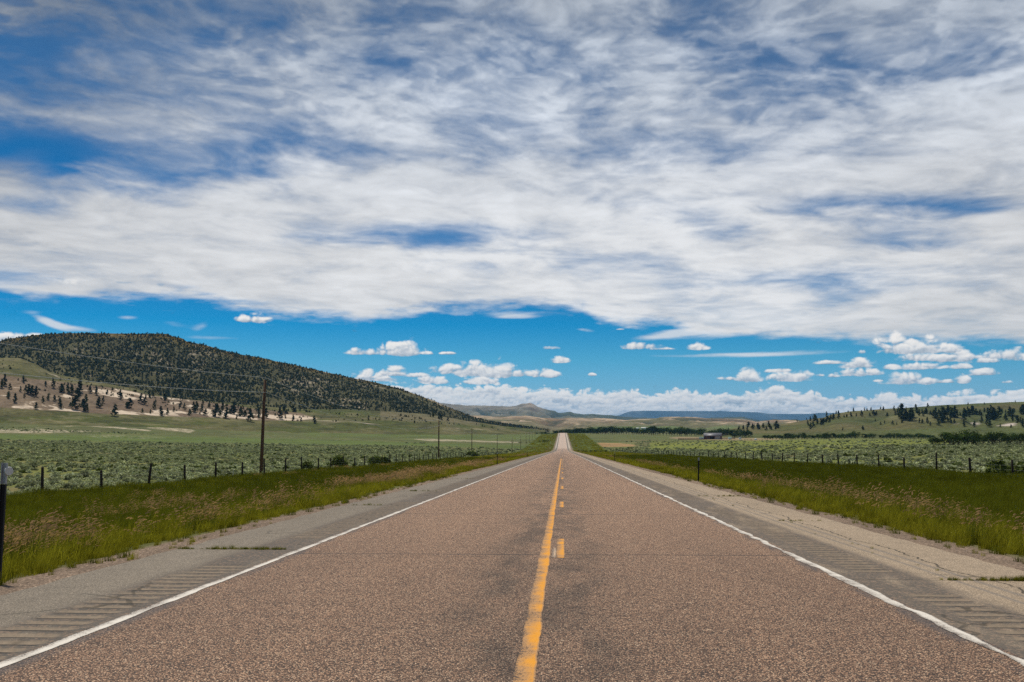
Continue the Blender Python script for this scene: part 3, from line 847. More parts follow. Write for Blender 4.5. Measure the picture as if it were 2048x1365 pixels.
# bench of bare clay with pines in front of it
def bench_tone(X, Y, Z, t, rl):
    px, py = project(X, Y, Z)
    n = fbm(X * .012 + 1, Y * .012 + 4, 5)
    c = np.ones((*X.shape, 3)) * np.array([.080, .082, .026])
    def mx(col, m):
        nonlocal c
        c = c * (1 - m[..., None]) + np.array(col) * m[..., None]
    mx((.065, .080, .018), sm(.48, .66, n) * .6)
    mx((.125, .110, .050), sm(.55, .40, n) * .55)
    n3 = fbm(px * .02 + 9, (py - px * .06) * .16 + 3, 5, .6)
    mx((.045, .048, .020), sm(.54, .66, n3) * .6)
    mx((.17, .145, .080), sm(.42, .32, n3) * .5)
    wob = (fbm(X * .01 + 7, Y * .02 + 3, 4) - .5) * 14
    lower = np.interp(px, [-900, 0, 105, 211, 343, 422, 512, 600, 640], [800, 815, 822, 829, 834, 836, 841, 842, 838]) + wob * .3
    upper = np.interp(px, [-900, 0, 79, 158, 211, 264, 303, 369, 448, 512, 600, 640], [745, 750, 760, 770, 775, 783, 792, 799, 808, 818, 826, 838]) + wob * .4
    band = sm(-1.5, 1.5, py - upper) * sm(-1.5, 1.5, lower - py)
    mx((.175, .125, .085), band * .9)
    mx((.14, .095, .065), band * sm(.5, .62, n) * .6)
    low2 = sm(0, 14, py - upper) 
    st = ridged(px * .011 + 4, (py - px * .115) * .085 + 2, 4)
    st2 = fbm(px * .02 + 40, (py - px * .10) * .10, 5, .6)
    down = sm(-24, -3, py - lower)
    m1 = sm(.60, .80, st * .55 + st2 * .45 + .16 * down + .08 * sm(60, 260, px) - .02)
    bare = band * np.clip(m1 * 1.1, 0, .95)
    c = c * (1 + (st2[..., None] - .5) * .5 * band[..., None])
    bare = np.maximum(bare, in_poly_soft(px, py, [(600, 836, 840), (640, 838, 846), (700, 842, 848), (768, 849, 852)], 1.5) * .7)
    bare = np.maximum(bare, in_poly_soft(px, py, [(60, 740, 755), (85, 742, 757), (110, 748, 760), (124, 752, 760)], 2) * .6)
    bare = np.maximum(bare, in_poly_soft(px, py, [(898, 855, 858), (950, 857, 861), (1010, 859, 862), (1060, 859, 861)], 1.0) * .65)
    tw = in_poly_soft(px, py, [(760, 822, 836), (850, 826, 842), (900, 832, 846), (960, 842, 852)], 3)
    mx((.17, .14, .085), tw * .6)
    return c, np.maximum(bare, tw * .3)
HB = hill('clay_bench',
    [(-900, 720, 1560), (-300, 712, 1540), (0, 716, 1520), (40, 717, 1520), (75, 731, 1520), (100, 744, 1520), (125, 751, 1520), (158, 758, 1500), (200, 765, 1500), (240, 772, 1500), (270, 778, 1500), (300, 788, 1500), (360, 797, 1510), (450, 806, 1530), (512, 813, 1550), (560, 816, 1570), (620, 819, 1600), (700, 819, 1650), (760, 822, 1680), (850, 828, 1750), (900, 836, 1800), (930, 842, 1850), (1000, 852, 1950), (1060, 858, 2050), (1090, 861, 2100)],
    [(-900, 850, 1050), (0, 840, 1080), (100, 842, 1080), (200, 845, 1100), (300, 848, 1130), (400, 852, 1160), (500, 855, 1190), (600, 857, 1220), (800, 858, 1300), (900, 862, 1400), (1000, 866, 1600), (1090, 867, 1750)],
    760, 110, lambda t: t ** 1.15,
    lambda X, Y, t: (ridged(X * .011 + 2, Y * .007 + 4, 4) - .62) * .10 * sm(-250, -900, X) + (fbm(X * .02 + 50, Y * .02, 4) - .5) * .09,
    bench_tone, hill_material('clay_soil', .12, (.56, .455, .345), (.012, .05, .08)), crest_rough=2, seed=4)

# grassy hill on the right with pines in its gullies
def right_tone(X, Y, Z, t, rl):
    px, py = project(X, Y, Z)
    n = fbm(X * .008 + 21, Y * .008 + 4, 5)
    c = np.ones((*X.shape, 3)) * np.array([.082, .084, .028])
    def mx(col, m):
        nonlocal c
        c = c * (1 - m[..., None]) + np.array(col) * m[..., None]
    mx((.120, .100, .046), sm(.50, .66, n) * .7)
    mx((.075, .090, .032), sm(.5, .36, n) * .7)
    mx((.070, .085, .026), sm(.30, .10, t) * .7)
    bare = np.zeros_like(X)
    for bx, by, rx, ry, a in [(1908, 848, 24, 4.5, .9), (1950, 848, 24, 7, .95), (2015, 850, 36, 8, .95), (2100, 852, 50, 9, .9), (1648, 837, 14, 5, .6), (1636, 861, 26, 7, .5), (1500, 858, 50, 8, .55), (1545, 856, 30, 7, .6), (1745, 852, 22, 2.2, .7), (1770, 847, 18, 2.2, .7), (1790, 824, 8, 1.5, .6), (1700, 862, 20, 3, .5),
                              (1880, 835, 30, 4, .5), (1925, 838, 20, 4, .6), (2000, 828, 30, 4, .5), (1840, 832, 20, 3, .45)]:
        bare = np.maximum(bare, a * np.exp(-(((px - bx) / rx) ** 2 + ((py - by) / ry) ** 2)))
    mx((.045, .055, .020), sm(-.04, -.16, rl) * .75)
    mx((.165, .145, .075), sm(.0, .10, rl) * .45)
    return c, bare
HC = hill('grassy_hill',
    [(1395, 873, 1750), (1440, 864, 1750), (1470, 857, 1760), (1500, 853, 1780), (1530, 850, 1800), (1560, 849, 1850), (1590, 845, 1900), (1620, 839, 1950), (1648, 835, 1980), (1662, 829, 1990), (1700, 823, 2000), (1760, 819, 2000), (1800, 817, 2000), (1850, 813, 2000), (1890, 811, 2000), (1930, 809, 2000), (1980, 806, 2000), (2048, 804, 2000), (2300, 798, 2000), (2900, 800, 2000)],
    [(1395, 876, 1500), (1500, 873, 1450), (1600, 872, 1400), (1800, 873, 1350), (2048, 874, 1300), (2900, 874, 1300)],
    560, 100, lambda t: t ** .8,
    lambda X, Y, t: (ridged(X * .0085 + .5 + (fbm(X * .01, Y * .01, 3) - .5) * .8, Y * .0025 + 1, 3) - .60) * -.55 * sm(1640, 1760, 1125 + F * X / Y) * sm(.08, .3, t) + (fbm(X * .012 + 9, Y * .012 + 9, 4) - .5) * .12,
    right_tone, hill_material('grass_slope', .10, (.46, .39, .34), (.03, .05, .10)), crest_rough=2, seed=9)

# low badlands in the middle distance
def mid_tone(X, Y, Z, t, rl):
    px, py = project(X, Y, Z)
    n = fbm(X * .0028 + 2, Y * .0035 + 4, 5); n2 = fbm(X * .010 + 2, Y * .012 + 4, 4)
    c = np.ones((*X.shape, 3)) * np.array([.125, .115, .055])
    def mx(col, m):
        nonlocal c
        c = c * (1 - m[..., None]) + np.array(col) * m[..., None]
    mx((.20, .135, .085), sm(.50, .64, n) * sm(.35, .8, t) * .9)
    mx((.085, .075, .05), sm(.56, .70, n2) * sm(.4, .9, t) * .75)
    mx((.115, .150, .05), sm(.30, .05, t) * .9)
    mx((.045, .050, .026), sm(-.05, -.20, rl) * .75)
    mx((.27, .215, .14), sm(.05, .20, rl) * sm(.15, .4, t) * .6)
    return c, .30 * sm(.2, .5, t) + .5 * sm(.0, .18, rl)
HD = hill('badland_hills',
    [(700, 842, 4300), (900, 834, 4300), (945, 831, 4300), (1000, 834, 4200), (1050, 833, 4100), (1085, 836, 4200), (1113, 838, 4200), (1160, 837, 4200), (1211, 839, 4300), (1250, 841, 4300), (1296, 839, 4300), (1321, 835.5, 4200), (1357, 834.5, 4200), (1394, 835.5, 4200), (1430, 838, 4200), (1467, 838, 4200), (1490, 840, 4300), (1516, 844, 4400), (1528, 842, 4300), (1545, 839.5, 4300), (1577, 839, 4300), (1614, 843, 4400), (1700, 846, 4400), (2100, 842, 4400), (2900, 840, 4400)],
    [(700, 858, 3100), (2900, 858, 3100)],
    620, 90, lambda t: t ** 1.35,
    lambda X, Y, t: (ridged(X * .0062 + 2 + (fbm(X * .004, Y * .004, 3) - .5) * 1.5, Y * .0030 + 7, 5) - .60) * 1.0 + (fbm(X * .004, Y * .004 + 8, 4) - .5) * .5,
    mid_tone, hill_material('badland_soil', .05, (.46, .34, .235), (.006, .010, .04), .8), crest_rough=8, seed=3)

# dark flat-topped mountain with its pointed peak
def mtn_tone(X, Y, Z, t, rl):
    n = fbm(X * .0012 + 2, Y * .0014 + 4, 5)
    c = np.ones((*X.shape, 3)) * np.array([.060, .072, .050])
    def mx(col, m):
        nonlocal c
        c = c * (1 - m[..., None]) + np.array(col) * m[..., None]
    mx((.14, .13, .08), sm(.5, .68, n) * .7)
    mx((.17, .16, .09), sm(.22, .0, t) * .9)
    px, py = project(X, Y, Z)
    cap = sm(.80, .90, t) * sm(1120, 1060, px)
    mx((.24, .20, .15), cap * .65)
    pk = np.exp(-((px - 1064) / 14) ** 2) * sm(.72, .85, t)
    mx((.28, .21, .15), pk * .8)
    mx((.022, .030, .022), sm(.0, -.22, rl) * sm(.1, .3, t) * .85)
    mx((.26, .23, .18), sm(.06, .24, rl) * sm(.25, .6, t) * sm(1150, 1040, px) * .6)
    return c, .25 * sm(.55, .62, t) * sm(.98, .8, t) * sm(1130, 1000, px) + .12
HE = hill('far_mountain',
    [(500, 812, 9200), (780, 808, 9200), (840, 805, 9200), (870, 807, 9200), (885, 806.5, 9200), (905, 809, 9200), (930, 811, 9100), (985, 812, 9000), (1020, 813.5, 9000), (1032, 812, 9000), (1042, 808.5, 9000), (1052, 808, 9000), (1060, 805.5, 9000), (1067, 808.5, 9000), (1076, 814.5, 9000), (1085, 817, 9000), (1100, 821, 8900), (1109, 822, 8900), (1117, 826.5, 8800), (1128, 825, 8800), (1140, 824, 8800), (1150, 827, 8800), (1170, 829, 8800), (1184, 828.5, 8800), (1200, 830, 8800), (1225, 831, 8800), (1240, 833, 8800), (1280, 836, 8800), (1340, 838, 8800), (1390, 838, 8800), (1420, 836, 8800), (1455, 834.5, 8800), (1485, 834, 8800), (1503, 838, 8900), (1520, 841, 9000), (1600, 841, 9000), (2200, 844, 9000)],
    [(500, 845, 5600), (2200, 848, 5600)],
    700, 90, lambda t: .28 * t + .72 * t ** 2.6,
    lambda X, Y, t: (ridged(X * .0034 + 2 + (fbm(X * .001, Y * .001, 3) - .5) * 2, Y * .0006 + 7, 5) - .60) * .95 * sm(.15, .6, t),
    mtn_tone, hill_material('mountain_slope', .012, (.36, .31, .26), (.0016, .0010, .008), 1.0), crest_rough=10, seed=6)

# blue mesa at the horizon
def mesa_tone(X, Y, Z, t, rl):
    c = np.ones((*X.shape, 3)) * np.array([.05, .055, .05])
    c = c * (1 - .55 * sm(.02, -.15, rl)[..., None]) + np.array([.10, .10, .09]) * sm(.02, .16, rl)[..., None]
    return c, .30 * sm(.1, .4, t) * sm(.85, .7, t) + .10
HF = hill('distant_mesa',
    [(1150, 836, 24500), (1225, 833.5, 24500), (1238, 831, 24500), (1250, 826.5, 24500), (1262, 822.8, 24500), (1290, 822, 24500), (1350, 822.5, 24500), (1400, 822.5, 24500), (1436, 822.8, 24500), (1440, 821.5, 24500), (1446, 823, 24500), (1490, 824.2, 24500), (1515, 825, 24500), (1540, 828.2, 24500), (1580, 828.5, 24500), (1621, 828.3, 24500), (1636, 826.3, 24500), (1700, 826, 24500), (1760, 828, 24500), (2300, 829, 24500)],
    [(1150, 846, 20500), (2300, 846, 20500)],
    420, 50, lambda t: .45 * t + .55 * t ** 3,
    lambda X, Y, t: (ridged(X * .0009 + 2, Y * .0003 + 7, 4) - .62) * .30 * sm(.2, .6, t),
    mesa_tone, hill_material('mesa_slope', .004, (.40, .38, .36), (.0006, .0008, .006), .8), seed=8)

# ------------------------------------------------------------------ the air between here and the far hills
def build_haze():
    x0, x1, y0, y1 = -39500, 39500, -500, 26500
    V = [(x, y, z) for x in (x0, x1) for y in (y0, y1) for z in (-60.0, 530.0)]
    Fq = [(0, 1, 3, 2), (4, 6, 7, 5), (0, 4, 5, 1), (2, 3, 7, 6), (0, 2, 6, 4), (1, 5, 7, 3)]
    m, g, out = new_mat('air')
    v = g.node('ShaderNodeVolumePrincipled')
    v.inputs['Color'].default_value = (*HAZE_COL, 1); v.inputs['Density'].default_value = HAZE_D
    v.inputs['Anisotropy'].default_value = 0.0
    g.l.new(v.outputs[0], out.inputs['Volume'])
    o = mesh_np('haze', V, np.array(Fq), m)
    tag(o, kind='stuff')
    return o
HAZE_COL = (.20, .56, 1.0); HAZE_D = 2.7e-5
build_haze()
SC.cycles.volume_bounces = 0
# ------------------------------------------------------------------ foliage materials
def leaf_mat(name, ca, cb, var=.35, trans=.25, tipcol=None):
    m, g, out = new_mat(name)
    oi = g.node('ShaderNodeObjectInfo')
    t = g.attr('tone', 'Fac')
    c = g.mix(t, ca, cb)
    if tipcol: c = g.mix(g.attr('tip', 'Fac'), c, tipcol)
    k = E(g, oi.outputs['Random']) * (2 * var) + (1 - var)
    c = g.scale(c, g.xyz(k, k, k))
    d = g.node('ShaderNodeBsdfDiffuse'); g.put(d.inputs[0], c)
    tr = g.node('ShaderNodeBsdfTranslucent'); g.put(tr.inputs[0], g.scale(c, (1.1, 1.15, .8)))
    mx = g.node('ShaderNodeMixShader'); mx.inputs[0].default_value = trans
    g.l.new(d.outputs[0], mx.inputs[1]); g.l.new(tr.outputs[0], mx.inputs[2]); g.l.new(mx.outputs[0], out.inputs[0])
    return m

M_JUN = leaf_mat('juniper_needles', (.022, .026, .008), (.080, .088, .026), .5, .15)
M_PINE = leaf_mat('pine_needles', (.018, .026, .009), (.085, .098, .026), .35, .2)
M_COT = leaf_mat('cottonwood_leaves', (.016, .030, .007), (.070, .100, .020), .35, .25)
M_SAGE = leaf_mat('sagebrush_leaves', (.13, .140, .072), (.41, .435, .26), .4, .2)
M_DARKBUSH = leaf_mat('greasewood_leaves', (.045, .060, .016), (.11, .135, .035), .3, .2)
M_GRASS = leaf_mat('grass_blades', (.12, .115, .009), (.30, .27, .026), .35, .4, (.15, .19, .03))
M_GRASSD = leaf_mat('tall_grass_blades', (.052, .060, .006), (.135, .142, .014), .35, .35, (.10, .12, .025))
M_SEED = leaf_mat('brome_heads', (.070, .085, .010), (.150, .160, .030), .25, .4, (.33, .20, .11))
M_BARK = simple('bark', (.10, .07, .05), .95, .3, 4.0)

def quads(cen, nrm, size, asp=1.0):
    """random facing quads; returns V, F"""
    n = len(cen)
    nrm = nrm / np.maximum(np.linalg.norm(nrm, axis=1, keepdims=True), 1e-6)
    r = rng.normal(size=(n, 3)); a = np.cross(nrm, r); a /= np.maximum(np.linalg.norm(a, axis=1, keepdims=True), 1e-6)
    b = np.cross(nrm, a)
    s = np.asarray(size).reshape(-1, 1) * np.ones((n, 1))
    a = a * s; b = b * s * asp
    V = np.stack([cen - a - b * .6, cen + a - b, cen + a * .7 + b, cen - a + b * .8], 1).reshape(-1, 3)
    return V, np.arange(4 * n).reshape(n, 4)

def crown_mesh(name, pts, size, mat, parent=None, centre=None, link=True, tone=None):
    cen = np.array(pts); c0 = cen.mean(0) if centre is None else np.array(centre)
    nrm = (cen - c0) * .7 + rng.normal(size=cen.shape) * .6 + np.array([0, 0, .35])
    V, Fq = quads(cen, nrm, np.array(size) * rng.uniform(.6, 1.3, len(cen)))
    tn = rng.uniform(0, 1, len(cen)) if tone is None else tone
    return mesh_np(name, V, Fq, mat, parent, attrs={'tone': np.repeat(tn, 4)}, link=link)

def trunk_mesh(name, path, radii, parent=None, n=6, limbs=(), mat=None):
    Vs = []; Fs = []
    def tube(path, radii):
        base = sum(len(v) for v in Vs)
        P = np.array(path, float); k = len(P)
        ring = []
        for i in range(k):
            d = P[min(i + 1, k - 1)] - P[max(i - 1, 0)]; d /= max(np.linalg.norm(d), 1e-6)
            u_ = np.cross(d, [0.3, 1, .2]); u_ /= max(np.linalg.norm(u_), 1e-6); w_ = np.cross(d, u_)
            th = np.arange(n) * 2 * math.pi / n
            ring.append(P[i] + radii[i] * (np.cos(th)[:, None] * u_ + np.sin(th)[:, None] * w_))
        Vs.append(np.concatenate(ring + [P[:1], P[-1:]]))
        for i in range(k - 1):
            for j in range(n):
                Fs.append((base + i * n + j, base + i * n + (j + 1) % n, base + (i + 1) * n + (j + 1) % n, base + (i + 1) * n + j))
        for j in range(n):
            Fs.append((base + (j + 1) % n, base + j, base + k * n, base + k * n))
            Fs.append((base + (k - 1) * n + j, base + (k - 1) * n + (j + 1) % n, base + k * n + 1, base + k * n + 1))
    tube(path, radii)
    for p_, r_ in limbs: tube(p_, r_)
    q = np.array([f for f in Fs if f[2] != f[3]]); t = np.array([f[:3] for f in Fs if f[2] == f[3]])
    return mesh_np(name, np.concatenate(Vs), [q, t], mat or M_BARK, parent, smooth=True)

def pine(h, w, conic, nb=9, root='pine_tree'):
    """one ponderosa or juniper-like conifer: trunk with whorled limbs, needle clumps along them"""
    t = empty(root)
    pts = []; limbs = []; lean = rng.normal(size=2) * .02 * h
    z0 = h * rng.uniform(.03, .14)
    nl = int(nb * 2.6)
    for i in range(nl):
        f = i / (nl - 1)
        z = z0 + (h * .97 - z0) * f
        rad = w * ((1 - f) ** conic * (.75 + .5 * rng.random()) * (1 if f > .12 else .75)) + .12
        a = rng.uniform(0, 2 * math.pi)
        dirv = np.array([math.cos(a), math.sin(a), 0])
        tip = dirv * rad + np.array([0, 0, z - rad * .12])
        st = np.array([lean[0] * f, lean[1] * f, z])
        limbs.append(([st, (st + tip) / 2 + [0, 0, .05 * h], tip], [.035 * h / 9, .025 * h / 9, .01]))
        for k in range(14):
            s = rng.uniform(.25, 1.05)
            pts.append(st * (1 - s) + tip * s + rng.normal(size=3) * np.array([.42, .42, .26]) * (w / 2.2) * (.4 + .8 * s * (1 - f * .5)))
    trunk_mesh('trunk', [(0, 0, -.4), (lean[0] * .4, lean[1] * .4, h * .4), (lean[0], lean[1], h * .96)], [.022 * h, .015 * h, .004 * h], t, 6, limbs)
    crown_mesh('crown', pts, .12 * w + .12, M_PINE, t)
    return t

def broadleaf(h, w, root='cottonwood_tree', nclump=16, per=34, mat=None, leaf=.30):
    t = empty(root); pts = []; limbs = []; tone = []
    zc = h * .56
    for i in range(nclump):
        a = rng.uniform(0, 2 * math.pi); e = rng.uniform(-.75, 1.0); r = rng.uniform(.35, 1.0) ** .6
        c = np.array([math.cos(a) * math.cos(e) * w * .5 * r, math.sin(a) * math.cos(e) * w * .5 * r, zc + math.sin(e) * h * .38 * r])
        cr = rng.uniform(.16, .27) * w
        d = rng.normal(size=(per, 3)); d /= np.linalg.norm(d, axis=1, keepdims=True)
        pts.extend(c + d * cr * rng.uniform(.5, 1.05, (per, 1)) * np.array([1, 1, .8])); tone.extend(np.clip(rng.uniform(.2, .9) + rng.normal(size=per) * .18, 0, 1))
        if i < 7: limbs.append(([np.array([0, 0, h * .18]), c * .5 + [0, 0, .02 * h], c], [.016 * h, .010 * h, .004 * h]))
    trunk_mesh('trunk', [(0, 0, -.5), (.1, .05, h * .2), (.0, .1, h * .6)], [.030 * h, .024 * h, .010 * h], t, 6, limbs)
    crown_mesh('crown', pts, leaf * h / 9, mat or M_COT, t, tone=np.array(tone))
    return t

# ------------------------------------------------------------------ scatter for uncountable cover (geometry nodes on a point mesh)
def scatter(name, protos, P, scl, rot, idx, kind='stuff'):
    pc = bpy.data.collections.new(name + '_source')
    for p in protos: pc.objects.link(p)
    n = len(P)
    me = bpy.data.meshes.new(name); me.vertices.add(n); me.vertices.foreach_set('co', np.asarray(P, np.float32).ravel())
    a = me.attributes.new('scl', 'FLOAT_VECTOR', 'POINT'); a.data.foreach_set('vector', np.asarray(scl, np.float32).ravel())
    a = me.attributes.new('rot', 'FLOAT_VECTOR', 'POINT'); a.data.foreach_set('vector', np.asarray(rot, np.float32).ravel())
    a = me.attributes.new('pick', 'INT', 'POINT'); a.data.foreach_set('value', np.asarray(idx, np.int32))
    o = bpy.data.objects.new(name, me); COL.objects.link(o)
    ng = bpy.data.node_groups.new(name + '_nodes', 'GeometryNodeTree')
    ng.interface.new_socket('Geometry', in_out='INPUT', socket_type='NodeSocketGeometry')
    ng.interface.new_socket('Geometry', in_out='OUTPUT', socket_type='NodeSocketGeometry')
    N = ng.nodes; L = ng.links
    gi = N.new('NodeGroupInput'); go = N.new('NodeGroupOutput')
    mp = N.new('GeometryNodeMeshToPoints'); iop = N.new('GeometryNodeInstanceOnPoints'); ci = N.new('GeometryNodeCollectionInfo')
    ci.inputs['Collection'].default_value = pc; ci.inputs['Separate Children'].default_value = True; ci.inputs['Reset Children'].default_value = True
    def att(nm, ty):
        k = N.new('GeometryNodeInputNamedAttribute'); k.data_type = ty; k.inputs['Name'].default_value = nm; return k.outputs['Attribute']
    L.new(gi.outputs[0], mp.inputs['Mesh']); L.new(mp.outputs[0], iop.inputs['Points']); L.new(ci.outputs[0], iop.inputs['Instance'])
    iop.inputs['Pick Instance'].default_value = True
    L.new(att('pick', 'INT'), iop.inputs['Instance Index'])
    L.new(att('scl', 'FLOAT_VECTOR'), iop.inputs['Scale'])
    e2r = N.new('FunctionNodeEulerToRotation'); L.new(att('rot', 'FLOAT_VECTOR'), e2r.inputs[0]); L.new(e2r.outputs[0], iop.inputs['Rotation'])
    L.new(iop.outputs[0], go.inputs[0])
    md = o.modifiers.new('scatter', 'NODES'); md.node_group = ng
    tag(o, kind=kind)
    return o

def blades(name, n, rad, h, w, mat, lean=.35, tip=0.0, spread=1.0, segs=2):
    """a clump of bent grass blades"""
    V = []; Fq = []; tone = []; tips = []
    a0 = rng.uniform(0, 2 * math.pi, n); rr = rad * np.sqrt(rng.random(n))
    for i in range(n):
        bx, by = rr[i] * math.cos(a0[i]), rr[i] * math.sin(a0[i])
        d = rng.uniform(0, 2 * math.pi); ln = abs(rng.normal()) * lean * spread
        hh = h * rng.uniform(.55, 1.15); ww = w * rng.uniform(.7, 1.3)
        fx, fy = math.cos(d), math.sin(d); sx, sy = -fy * ww / 2, fx * ww / 2
        t_ = rng.random(); b = len(V)
        head = rng.random() < tip
        for k in range(segs + 1):
            f = k / segs
            ox = fx * ln * hh * f * f + .12 * hh * f * f; oy = fy * ln * hh * f * f; z = hh * f * (1 - .25 * ln * f)
            q = (1 - f * .85)
            V += [(bx + ox - sx * q, by + oy - sy * q, z), (bx + ox + sx * q, by + oy + sy * q, z)]
            tone += [t_, t_]; tips += [0, 0]
            if k: Fq.append((b + 2 * k - 2, b + 2 * k - 1, b + 2 * k + 1, b + 2 * k))
        if head:      # nodding seed head
            b = len(V); hx, hy, hz = bx + ox, by + oy, z
            L_ = .11 * rng.uniform(.7, 1.3); W_ = max(.012, w * 1.8)
            for k in range(3):
                f = k / 2; q = (W_, W_ * 1.2, W_ * .3)[k]
                V += [(hx + L_ * f * .7 - sy / ww * q, hy + fy * L_ * f * .4 + sx / ww * q, hz + L_ * (f * .8 - .5 * f * f)), (hx + L_ * f * .7 + sy / ww * q, hy + fy * L_ * f * .4 - sx / ww * q, hz + L_ * (f * .8 - .5 * f * f) + .01)]
                tone += [t_, t_]; tips += [1, 1]
                if k: Fq.append((b + 2 * k - 2, b + 2 * k - 1, b + 2 * k + 1, b + 2 * k))
    return mesh_np(name, V, np.array(Fq), mat, attrs={'tone': tone, 'tip': tips}, link=False)

def in_view(x, y, z, m=60):
    px, py = project(x, y, z)
    return (px > -m) & (px < 2048 + m) & (py < 1365 + m)

def build_grass():
    pr = [blades('grass_tuft', 60, .16, .34, .011, M_GRASS, .4), blades('grass_tuft', 60, .17, .42, .011, M_GRASS, .5),
          blades('tall_grass_tuft', 60, .17, .52, .011, M_GRASSD, .4), blades('tall_grass_tuft', 60, .2, .58, .012, M_GRASSD, .5),
          blades('brome_tuft', 34, .14, .60, .009, M_SEED, .3, .8), blades('brome_tuft', 30, .15, .68, .009, M_SEED, .35, .8),
          blades('grass_patch', 110, .55, .42, .030, M_GRASS, .4), blades('tall_grass_patch', 110, .55, .52, .032, M_GRASSD, .4),
          blades('brome_patch', 60, .5, .60, .022, M_SEED, .3, .8),
          blades('far_grass_patch', 110, 1.3, .34, .085, M_GRASS, .6), blades('far_brome_patch', 70, 1.2, .55, .07, M_SEED, .3, .7)]
    for i, p in enumerate(pr): p.name = 'g%02d_' % i + p.name
    P = []; S = []; R_ = []; I = []
    def add(side, y0, y1, dens, lo, hi, level):
        n = int(dens * (y1 - y0) * (hi - lo))
        y = rng.uniform(y0, y1, n); ax = rng.uniform(lo, hi, n)
        x = side * ax
        edge = 7.05 + (fbm(y * .5, y * 0 + side + 4, 4) - .5) * 1.3 if side > 0 else 7.25 + (fbm(y * .5, y * 0 + side + 4, 4) - .5) * 1.3
        fence = 31.5 + (fbm(y * .1, y * 0 + 9, 3) - .5) * 3
        keep = (ax > edge - .3) & (ax < fence) & ((ax > edge) | (rng.random(n) < .35))
        clump = fbm(x * .9 + 9, y * .9 + 3, 4)
        keep &= rng.random(n) < sm(.18, .45, clump) * .6 + .4
        z = zground(x, y)
        keep &= in_view(x, y, z, 80)
        x, y, z, ax, edge = x[keep], y[keep], z[keep], ax[keep], edge[keep]; m = len(x)
        far = sm(0, 8, ax - edge)
        tall = rng.random(m) < far * (.95 if side > 0 else .75)
        nb = fbm(x * .25 + 60, y * .07 + 20, 4)
        pb = sm(.44, .60, nb) * np.exp(-((ax - 10.5 - 2.5 * (fbm(y * .03, y * 0 + 2, 3) - .5)) / (2.0 if side < 0 else 1.6)) ** 2) * (.36 if side < 0 else .16)
        if side < 0: pb = pb + sm(.55, .7, nb) * .12
        brome = rng.random(m) < pb
        r2 = rng.integers(0, 2, m)
        if level == 0: idx = np.where(brome, 4 + r2, np.where(tall, 2 + r2, r2))
        elif level == 1: idx = np.where(brome, 8, np.where(tall, 7, 6))
        else: idx = np.where(brome, 10, 9)
        s = rng.uniform(.7, 1.3, m) * (.45 + .55 * sm(-.2, 1.2, ax - edge)) * (.8 + .5 * (fbm(x * .3, y * .3, 3) - .3))
        P.append(np.stack([x, y, z - .02], 1)); S.append(np.stack([s, s, s * rng.uniform(.85, 1.15, m)], 1))
        R_.append(np.stack([rng.normal(size=m) * .06, rng.normal(size=m) * .06, rng.uniform(-.9, .9, m)], 1)); I.append(idx)
    for side in (-1, 1):
        add(side, 8, 30, 17, 6.6, 33, 0)
        add(side, 30, 60, 10, 6.6, 33, 0)
        add(side, 55, 130, 3.0, 6.8, 33, 1)
        add(side, 125, 300, .9, 7, 33, 1)
        add(side, 290, 1500, .10, 7.6, 31, 2)
    P = np.concatenate(P); print('grass', len(P))
    scatter('verge_grass', pr, P, np.concatenate(S), np.concatenate(R_), np.concatenate(I))
    # weeds on the gravel edge and in the joints of the shoulders
    wp = [blades('weed', 40, .07, .13, .007, M_GRASS, .8), blades('weed', 26, .05, .09, .006, M_GRASS, .8), blades('weed', 50, .10, .16, .008, M_GRASSD, .9)]
    for i, p in enumerate(wp): p.name = 'w%02d_' % i + p.name
    W = []
    for y in rng.uniform(8, 60, 420):
        s = random.choice((-1, 1)); W.append((s * rng.uniform(6.2, 7.3), y, rng.uniform(.4, 1.2)))
    for yc, xa, xb, n in [(15.45, -6.0, -4.3, 150), (36.6, -5.9, -4.6, 40), (27.5, -5.9, -5.0, 20), (52, -5.9, -4.6, 20), (12.35, 4.5, 5.9, 80), (12.35, 5.1, 5.9, 90), (33.4, 4.4, 5.8, 40), (22.2, 4.6, 5.6, 20)]:
        for _ in range(n):
            x = rng.uniform(xa, xb); wob = rng.normal() * .025
            W.append((x, yc + wob, rng.uniform(.12, .5) * (.3 + 1.1 * float(fbm(np.array(x * 3.), np.array(yc), 3)))))
    for _ in range(22):
        y = rng.uniform(8, 40); W.append((4.75 + rng.normal() * .1, y, rng.uniform(.15, .4)))
    W = np.array(W); n = len(W)
    z = np.where(abs(W[:, 0]) < 6.0, zroad(W[:, 1]), zground(W[:, 0], W[:, 1]))
    scatter('roadside_weeds', wp, np.stack([W[:, 0], W[:, 1], z - .004], 1), np.repeat(W[:, 2:3], 3, 1), np.stack([np.zeros(n), np.zeros(n), rng.uniform(0, 6.28, n)], 1), rng.integers(0, 3, n))
build_grass()

# ------------------------------------------------------------------ sagebrush
def sage_mesh(name, n, mat=None, w=.5, h=.62, link=False, leaf=.055):
    d = rng.normal(size=(n, 3)); d[:, 2] = abs(d[:, 2]); d /= np.linalg.norm(d, axis=1, keepdims=True)
    lob = 1 + .28 * np.sin(d[:, 0] * 7 + rng.uniform(0, 6)) * np.cos(d[:, 1] * 6 + rng.uniform(0, 6))
    r = rng.uniform(.55, 1.05, n) ** .5 * lob
    c = d * r[:, None] * np.array([w, w, h]) + [0, 0, .05]
    nrm = d * .4 + rng.normal(size=(n, 3)) * .7
    V, Fq = quads(c, nrm, leaf * rng.uniform(.6, 1.5, n), 1.9)
    tone = np.clip(r * .55 + rng.uniform(-.1, .5, n), 0, 1)
    return mesh_np(name, V, Fq, mat or M_SAGE, attrs={'tone': np.repeat(tone, 4)}, link=link)

